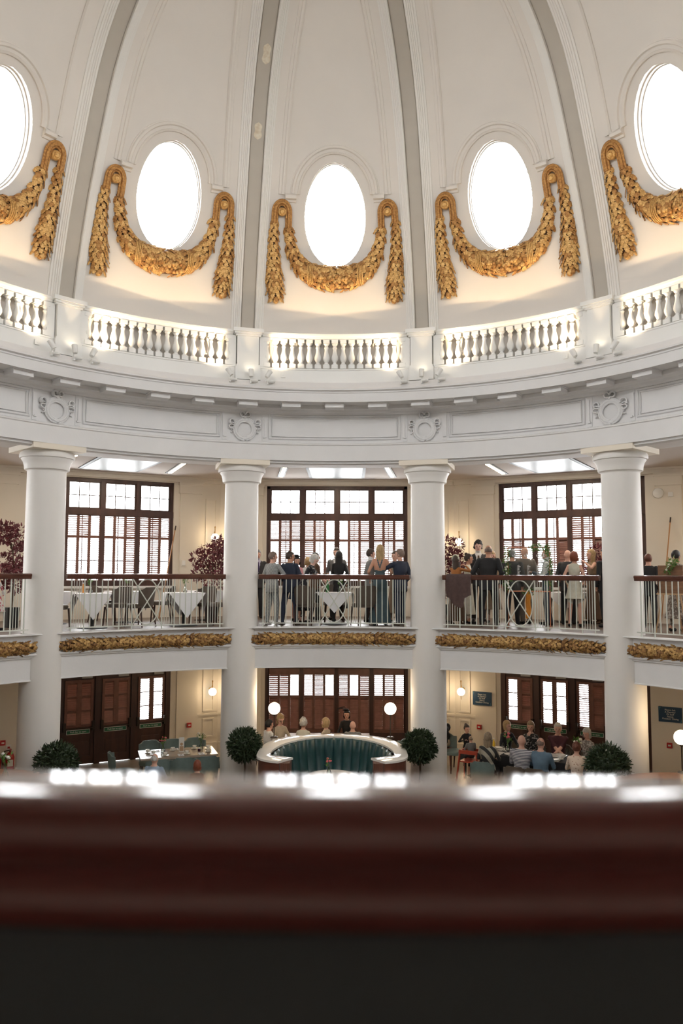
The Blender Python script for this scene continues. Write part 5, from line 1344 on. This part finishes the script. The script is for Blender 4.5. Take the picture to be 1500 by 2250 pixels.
for i, (u, v, nm) in enumerate(cups):
    p = LT @ Vector((u, v, tz)); cup(p.x, p.y, p.z, 'white cup and saucer on the left dining table, ' + nm, i, 'cups on the left dining table')
for i, (u, v, nm) in enumerate(((-.42, .22, 'at the back left'), (.02, -.30, 'near edge, middle'), (.44, -.30, 'near edge, right'), (-.02, .30, 'back, middle'))):
    p = LT @ Vector((u, v, tz)); napkin(p.x, p.y, p.z, radians(19), 'white napkin with cutlery on the left dining table, ' + nm, 'napkins on the left dining table')
p = LT @ Vector((-.30, .02, tz)); bud_vase(p.x, p.y, p.z, 'glass vase with a red flower on the left dining table', bloom='pinkbloom', s=1.15)
p = LT @ Vector((.50, .10, tz)); bud_vase(p.x, p.y, p.z, 'glass vase with cream flowers on the left dining table', bloom='whitebloom', s=1.15)
p = LT @ Vector((.44, -.05, tz)); e = thing('jam_jar', 'small dark jam jar on the left dining table', 'jar', TL(*p)); b = MB(); b.lathe([(0, 0), (.03, 0), (.032, .05), (.026, .06), (0, .06)], 14); b.build('jar_body', 'maroonjar', e); b = MB(); b.lathe([(.028, .06), (.028, .07), (0, .07)], 14); b.build('lid', 'white', e)
M_jar = None
p = LT @ Vector((.08, .0, tz)); e = thing('menu_card', 'upright menu card with a cake picture on the left dining table', 'menu', TL(*p, radians(8)))
b = MB(); b.box(-.055, .055, -.004, .004, 0, .30); b.build('card', 'china', e, smooth=False); b = MB(); b.box(-.04, .04, -.007, -.004, .02, .12); b.ell((0, -.006, .16), .03, .004, .03, 10, 6); b.build('cake_picture', 'beigeprint', e)
for i, (u, v, az, nm) in enumerate(((-.48, -.68, 0, 'near side, left'), (.0, -.68, 0, 'near side, middle'), (.48, -.68, 0, 'near side, right'), (-.48, .68, 180, 'far side, left'), (.0, .68, 180, 'far side, middle'), (.48, .68, 180, 'far side, right'), (-1.10, -.02, 90, 'left end'), (1.06, .02, -90, 'right end'))):
    p = LT @ Vector((u, v, 0)); chair(p.x, p.y, ZG, az - 19, 'grey-green chair at the left dining table, ' + nm, 'tealchair', 'wood', .84)
# ---- right dining table
RT = Matrix.Translation((4.30, 7.45, ZG)) @ Matrix.Rotation(radians(-30), 4, 'Z')
e = thing('dining_table', 'long party dining table under a dark cloth, right', 'table', RT); b = MB(); b.box(-1.19, 1.25, -.38, .38, .71, .74); b.build('table_top', 'tablewood', e, smooth=False)
for sx in (-1, 1): b = MB(); b.box(sx * .9 - .05, sx * .9 + .05, -.05, .05, 0, .71); b.build('leg', 'wood', e, smooth=False)
b = MB(); b.box(-1.20, 1.26, -.39, .39, .741, .745); b.box(-1.20, 1.26, -.40, -.39, .42, .745); b.box(-1.20, 1.26, .39, .40, .42, .745); b.box(-1.21, -1.20, -.4, .4, .42, .745); b.box(1.26, 1.27, -.4, .4, .42, .745)
o = b.build('dark_tablecloth', CLB, smooth=False); o.matrix_world = RT; tag(o, 'dark cloth hanging over the party table on the right', 'tablecloth')
b = MB()
for u in (-1.0, -.4, .2, .8): b.box(u - .22, u + .22, -.36, -.05, .746, .748); b.box(u - .22, u + .22, .05, .36, .746, .748)
o = b.build('paper_runner', 'china', smooth=False); o.matrix_world = RT; tag(o, 'white paper place mats laid along the party table', 'place mats')
for i, u in enumerate((-1.05, -.62, -.15, .30, .75)):
    for v, sd in ((-.24, 'near side'), (.24, 'far side')):
        p = RT @ Vector((u, v, .749)); plate(p.x, p.y, p.z, 'white plate on the party table, %s, %s' % (sd, ('left end', 'second from the left', 'middle', 'second from the right', 'right end')[i]), .11, 'plates on the party table')
rr = random.Random(21)
for i, (u, v, nm) in enumerate(((-.85, .05, 'at the left end'), (-.40, .08, 'left of the middle'), (.05, .02, 'in the middle'), (.48, .10, 'right of the middle'), (.58, -.05, 'near the flower bottle'))):
    p = RT @ Vector((u, v, .749)); wine_glass(p.x, p.y, p.z, 'stemmed glass on the party table, ' + nm, group='glasses on the party table')
for i, (u, v, nm) in enumerate(((-.62, -.02, 'left'), (.12, -.16, 'middle'), (.40, -.12, 'right'))):
    p = RT @ Vector((u, v, .749)); cup(p.x, p.y, p.z, 'white teacup on the party table, ' + nm, i, 'cups on the party table')
p = RT @ Vector((-.78, .12, .749)); bud_vase(p.x, p.y, p.z, 'flower bottle with orange bloom at the left of the party table', bloom='pinkbloom', s=1.2)
p = RT @ Vector((.72, -.02, .749)); bud_vase(p.x, p.y, p.z, 'glass vase of cream flowers at the right of the party table', bloom='whitebloom', s=1.5)
p = RT @ Vector((-1.08, .1, .749)); bottle(p.x, p.y, p.z, 'yellow juice bottle at the left end of the party table', 'juice', .8)
for x, y, az, lb, fb in ((3.02, 7.02, 20, 'grey-green chair behind the striped shawl woman', 'tealchair'), (3.62, 6.62, 28, 'dark chair under the man in the striped top', 'brownchair'), (3.98, 6.45, 30, 'dark chair under the man in denim', 'brownchair'), (4.55, 6.12, 30, 'grey-green chair under the woman in the dotted blouse', 'tealchair'), (2.70, 9.3, 150, 'grey-green chair beside the girl', 'tealchair')):
    chair(x, y, ZG, az, lb, fb, 'wood', .78)
for x, y, az, nm in ((3.85, 8.75, 208, 'woman in the black jumper'), (4.33, 8.48, 208, 'woman with glasses'), (4.86, 8.18, 208, 'man in maroon'), (5.38, 7.78, 212, 'grey-haired woman in print')): chair(x, y, ZG, az, 'dark chair under the ' + nm, 'brownchair', 'wood', .78)
chair(2.48, 9.55, ZG, 95, 'red-seated wooden chair piled with coats beside the column', 'redwood', 'redwood', .80)
e = thing('black_coat', 'black coat heaped on the red chair back', 'coat', TL(2.42, 9.6, ZG)); b = MB(); rr = random.Random(5)
for q in range(14): c = (rr.uniform(-.16, .2), rr.uniform(-.12, .08), rr.uniform(.62, .95)); k = rr.uniform(.09, .15); b.ell(c, k, k * .7, k * 1.1, 12, 8)
me = remesh(b, .018); me.materials.append(CL['black']); me.polygons.foreach_set('use_smooth', [True] * len(me.polygons)); o = bpy.data.objects.new('folds', me); C.objects.link(o); o.parent = e
e = thing('bag', 'green and cream bag on the red chair seat', 'bag', TL(2.5, 9.5, ZG)); b = MB()
for c, k in (((0, 0, .56), .11), ((.08, .03, .58), .10), ((-.08, -.02, .55), .10), ((.02, 0, .66), .07)): b.ell(c, k, k * .8, k, 12, 8)
me = remesh(b, .018); me.materials.append(CL['beige']); me.materials.append(M['greenery']); o = bpy.data.objects.new('bag_body', me); C.objects.link(o); o.parent = e; b = MB(); b.tube([(-.08, 0, .68), (-.05, 0, .80), (.05, 0, .80), (.09, 0, .68)], .008, 6); b.build('strap', 'gray', e)
# high chair
e = thing('high_chair', 'red wooden high chair left of the party table', 'high chair', TL(2.93, 8.12, ZG, radians(-30)))
for sx in (-1, 1):
    for sy in (-1, 1): b = MB(); b.tube([(sx * .18, sy * .16, .72), (sx * .25, sy * .24, 0)], .022, 6); b.build('leg', 'redwood', e)
b = MB(); b.box(-.19, .19, -.17, .17, .48, .51); b.build('seat', 'redwood', e, smooth=False)
b = MB(); b.box(-.2, .2, -.19, -.165, .66, .74); b.box(-.21, -.185, -.18, .18, .66, .72); b.box(.185, .21, -.18, .18, .66, .72); b.box(-.2, .2, .165, .19, .66, .72); b.build('guard_rail', 'redwood', e, smooth=False)
# tables of the far booth party and other near tables
e = thing('rear_table', 'table behind the booth ledge where five diners sit', 'table', TL(-.3, 9.35, ZG)); b = MB(); b.box(-1.1, 1.1, -.38, .38, .71, .75); b.build('table_top', 'tablewood', e, smooth=False)
for sx in (-1, 1): b = MB(); b.box(sx * .9 - .04, sx * .9 + .04, -.3, .3, 0, .71); b.build('leg', 'wood', e, smooth=False)
chair(1.45, 8.85, ZG, -40, 'grey-green chair behind the right end of the booth', 'tealchair', 'wood', .86)
bud_vase(-5.35, 4.05, -3.35, 'white flowers on the wooden ledge at the left edge', bloom='china', s=1.3)
# ================================================================== THE GUESTS, GALLERY
U = ZU
rest = {'L': (-.23, .06, -.50), 'R': (.23, .06, -.50)}
pocket = {'L': (-.20, .14, -.42), 'R': (.20, .14, -.42)}
fold = {'L': (-.02, .30, -.24), 'R': (.04, .30, -.22)}
drink = {'L': (-.20, .10, -.46), 'R': (.08, .30, .02, .9, -.2, -.6)}
hold = {'L': (-.05, .32, -.20), 'R': (.20, .10, -.46)}
person('grey-haired man in dark suit and purple tie, left of the middle bay', -1.93, 10.2, U, 1.66, 165, 'charcoal', 'charcoal', 'fair', hair=('short', 'grey'), shirt='lilac', tie='purple', arms=rest)
person('man in light grey check suit, his back to us, left of the middle bay', -1.33, 7.75, U, 1.545, 40, 'check', 'check', 'fair', hair=('short', 'stubble'), arms={'L': (-.2, .1, -.46), 'R': (.16, .32, -.12)}, turn=35, shoes='brown')
person('man in navy suit and glasses looking right, left of the middle bay', -.96, 7.74, U, 1.55, 25, 'navy', 'navy', 'tan', hair=('short', 'brown'), arms={'L': (-.2, .16, -.4), 'R': (.14, .30, -.2)}, turn=50, glasses=True, shoes='brown', stance=.05)
person('woman in black fascinator hat facing us behind the table', -.91, 9.3, U, 1.48, 165, 'pink', 'navy', 'fair', 'f', ('bob', 'black'), arms=hold, hat='fascinator', skirt=(.5, .2), skirtmat='navy')
person('person with a blonde bob seen from behind, middle bay', -.70, 10.15, U, 1.48, 0, 'white', 'beige', 'fair', 'f', ('bob', 'blonde'), arms=rest, skirt=(.45, .2), skirtmat='beige')
person('white-haired woman in dark floral dress bending over the table', -.70, 8.30, U, 1.56, 100, 'floral', 'floral', 'pale', 'f', ('bob', 'white'), arms={'L': (.0, .40, -.40), 'R': (.05, .42, -.36)}, lean=24, nod=30, sleeves='short', skirt=(.28, .24), skirtmat='floral')
person('dark-haired man in brown jacket behind the white-haired woman', -.50, 9.65, U, 1.58, 70, 'brown', 'black', 'tan', hair=('short', 'black'), arms=fold)
person('tall man in grey jacket behind the long-haired woman', .02, 9.75, U, 1.70, 195, 'grey', 'charcoal', 'fair', hair=('short', 'brown'), arms=pocket, shirt='white')
person('woman with long dark hair and black top, her back to us', .08, 9.05, U, 1.60, 0, 'black', 'black', 'fair', 'f', ('long', 'black'), arms=hold, skirt=(.3, .22), skirtmat='black')
person('man in light grey suit drinking from a glass, right of the middle table', .78, 8.55, U, 1.64, 80, 'grey', 'charcoal', 'fair', hair=('short', 'brown'), arms={'L': (-.2, .12, -.44), 'R': (.02, .27, .06, .8, .3, -.6)}, shirt='white', tie='black')
person('blonde woman in backless teal gown, her back to us', .97, 7.72, U, 1.70, 5, 'teal', 'teal', 'tan', 'f', ('long', 'blonde'), arms={'L': (-.22, .12, -.42), 'R': (.20, .26, -.34)}, sleeves='none', skirt=(.05, .25), skirtmat='teal', backless=True)
person('man in navy suit lifting a glass, right end of the middle bay', 1.40, 7.74, U, 1.61, -35, 'navy', 'navy', 'fair', hair=('short', 'stubble'), arms={'L': (-.10, .36, -.02, -.8, .2, -.6), 'R': (.2, .10, -.46)}, turn=-35, shirt=None, shoes='brown')
person('person in pale dress half hidden behind the man in navy', 1.36, 8.85, U, 1.60, 205, 'beige', 'beige', 'fair', 'f', ('short', 'brown'), arms=drink, skirt=(.2, .2), skirtmat='gold')
wine_glass(1.16, 7.98, .24, 'stemless glass raised by the man in navy', tilt=-1.0, s=.9); wine_glass(1.02, 8.63, .26, 'glass held by the drinking man in grey', tilt=.7, s=.8)
person('dark-haired woman in mustard top with arms raised and flower headpiece', 2.60, 7.80, U, 1.47, 35, 'mustard', 'brown', 'tan', 'f', ('long', 'brown'), arms={'L': (-.02, .30, .10, -.9, 0, -.5), 'R': (.12, .34, .08, .9, 0, -.5)}, turn=10, hat='flowers', skirt=(.1, .24), skirtmat='brown')
person('brown-haired woman behind the woman in mustard', 2.95, 8.42, U, 1.53, 100, 'cream', 'cream', 'tan', 'f', ('bun', 'brown'), arms=fold, skirt=(.2, .2), skirtmat='cream')
person('tall man with curly dark hair in a dark suit facing us', 3.32, 9.30, U, 1.85, 185, 'charcoal', 'black', 'pale', hair=('curly', 'black'), arms={'L': (-.05, .34, -.22), 'R': (.22, .12, -.42)}, shirt='white', tie='brown')
person('balding man in black suit, his back to us, right bay', 3.24, 7.48, U, 1.69, 10, 'black', 'black', 'tan', hair=('thin', 'stubble'), arms={'L': (-.28, .22, -.30), 'R': (.26, .05, -.48)}, stance=.05, build=1.12)
person('blonde woman hidden behind the balding man', 3.55, 8.75, U, 1.60, 190, 'gold', 'gold', 'fair', 'f', ('bob', 'blonde'), arms=fold, skirt=(.3, .22), skirtmat='gold')
person('man in dark suit with grey hair behind the left of the acrylic sign', 3.86, 8.10, U, 1.62, 15, 'charcoal', 'black', 'tan', hair=('short', 'grey'), arms=rest, build=1.08)
person('bald man in taupe suit behind the acrylic sign', 4.20, 8.35, U, 1.69, -15, 'taupe', 'taupe', 'fair', hair=('none', 'grey'), arms=pocket, build=1.08)
person('man in waistcoat and white shirt sleeves facing left behind the sign', 4.60, 8.0, U, 1.62, -70, 'waistcoat', 'navy', 'fair', hair=('thin', 'grey'), arms=hold, shirt='white', waistcoat=True)
person('bald man in dark suit behind the woman in cream', 5.12, 8.28, U, 1.62, 30, 'charcoal', 'black', 'fair', hair=('none', 'grey'), arms=rest)
person('red-haired woman in short cream dress, her back to us', 5.05, 7.52, U, 1.56, 30, 'cream', 'cream', 'fair', 'f', ('bob', 'red'), arms={'L': (-.2, .1, -.42), 'R': (.20, .2, -.36)}, turn=25, sleeves='none', skirt=(.58, .21), skirtmat='cream', shoes='black')
person('blonde woman in bronze top with one hand raised, facing left', 5.72, 8.50, U, 1.64, -100, 'gold', 'brown', 'fair', 'f', ('long', 'blonde'), arms={'L': (-.14, .26, .04, -.8, 0, -.5), 'R': (.18, .1, -.42)}, sleeves='none', skirt=(.1, .22), skirtmat='brown')
person('man in dark suit beside the far right column', 5.65, 7.32, U, 1.63, -20, 'black', 'black', 'tan', hair=('short', 'black'), arms=rest, turn=-25)
person('man in black jacket just right of the far right column', 6.40, 6.98, U, 1.50, 30, 'black', 'black', 'fair', hair=('short', 'auburn'), arms=rest)
person('person with short black hair in patterned dress at the right edge', 6.62, 6.15, U, 1.55, 60, 'print', 'pinkfloral', 'tan', 'f', ('short', 'black'), arms=rest, skirt=(.25, .25), skirtmat='print')
person('person in pink floral dress cut by the left edge of the photo', -6.36, 5.62, U, 1.40, 20, 'pinkfloral', 'pinkfloral', 'fair', 'f', ('bob', 'blonde'), arms=rest, sleeves='none', skirt=(.35, .25), skirtmat='pinkfloral')
# ================================================================== THE DINERS, GROUND FLOOR
G = ZG
eat = {'L': (-.16, .36, -.28), 'R': (.16, .36, -.28)}
def diner(label, x, y, H, az, **k):
    Hs = H / 1.25 * 1.62
    return person(label, x, y, G, Hs, az, pose='sit', seat=.43, arms=k.pop('arms', eat), vox=.013, **k)
diner('balding white-haired man in pale blue shirt, seen from behind at lower left', -3.24, 5.50, 1.06, 10, top='blue', bottom='navy', hair=('thin', 'white'))
diner('person with dyed red hair, seen from behind at lower left', -2.38, 5.10, 1.02, 0, top='maroon', bottom='black', sex='f', hair=('bob', 'red'), skin='fair')
chair(-3.24, 5.42, ZG, 10, 'grey-green chair under the white-haired man at lower left', 'tealchair', 'wood', .70); chair(-2.38, 5.03, ZG, 0, 'grey-green chair under the red-haired person at lower left', 'tealchair', 'wood', .70)
diner('dark-haired man at the left end behind the booth', -1.46, 8.62, 1.16, 60, top='white', bottom='navy', hair=('short', 'black'))
diner('blonde woman with glasses behind the booth, looking down', -1.24, 9.0, 1.27, 150, top='beige', bottom='navy', sex='f', hair=('bob', 'blonde'), glasses=True, nod=18)
diner('woman with curly white hair behind the booth', -.70, 8.72, 1.19, 10, top='cream', bottom='navy', sex='f', hair=('curly', 'white'))
diner('woman with a blonde bob turned left behind the booth', -.19, 8.72, 1.21, -60, top='beige', bottom='navy', sex='f', hair=('bob', 'blonde'))
diner('bald man low behind the right of the booth', .40, 8.72, 1.10, 5, top='grey', bottom='navy', hair=('none', 'grey'))
diner('person in a dark hat behind the booth', .27, 9.95, 1.17, 185, top='black', bottom='black', sex='f', hair=('bob', 'black'), hat='fascinator')
for x, y, az, nm in ((-1.46, 8.56, 60, 'dark-haired man'), (-.70, 8.66, 10, 'curly white-haired woman'), (-.19, 8.66, 0, 'blonde bob woman'), (.40, 8.66, 5, 'bald man')): chair(x, y, ZG, az, 'chair behind the booth under the ' + nm, 'tealchair', 'wood', .72)
person('small girl with a hair bun in a dark dress, standing', 2.93, 8.72, G, 1.13, 160, 'black', 'black', 'fair', 'f', ('bun', 'brown'), arms={'L': (-.2, .1, -.42), 'R': (.22, .30, -.10)}, skirt=(.35, .19), skirtmat='black', child=True, vox=.0125)
person('baby with thin hair in the red high chair', 2.93, 8.10, G + .06, .82, -10, 'grey', 'charcoal', 'fair', 'm', ('thin', 'ash'), pose='sit', seat=.46, arms=eat, child=True, vox=.012)
diner('woman with grey-blonde hair in boldly striped shawl, back to us', 3.12, 7.10, 1.22, 20, top='shawl', bottom='black', sex='f', hair=('long', 'ash'), build=1.15)
diner('bald man in finely striped top, back to us', 3.72, 6.74, 1.26, 25, top='stripe', bottom='black', hair=('none', 'white'), build=1.12)
diner('bald man in denim shirt, back to us', 4.05, 6.56, 1.24, 35, top='denim', bottom='navy', hair=('thin', 'stubble'), build=1.12)
diner('woman with auburn updo and dotted cream blouse, back to us', 4.66, 6.24, 1.22, 25, top='dots', bottom='black', sex='f', hair=('updo', 'auburn'), build=1.1)
diner('woman with blonde bob in black jumper, smiling to the right', 3.80, 8.60, 1.18, 165, top='black', bottom='black', sex='f', hair=('bob', 'blonde'), turn=-25)
diner('woman with fair hair and hand to her mouth, black print top', 4.27, 8.34, 1.24, 200, top='blackprint', bottom='black', sex='f', hair=('bob', 'ash'), arms={'L': (-.1, .34, -.26), 'R': (.02, .24, .04)})
diner('white-haired man in maroon T-shirt with folded arms', 4.78, 8.04, 1.28, 195, top='maroon', bottom='navy', hair=('short', 'white'), sleeves='short', arms={'L': (.10, .34, -.30), 'R': (-.10, .34, -.28)})
diner('person with white hair and grey print top at the right end of the table', 5.30, 7.68, 1.22, 230, top='print', bottom='black', sex='f', hair=('bob', 'white'), nod=12)
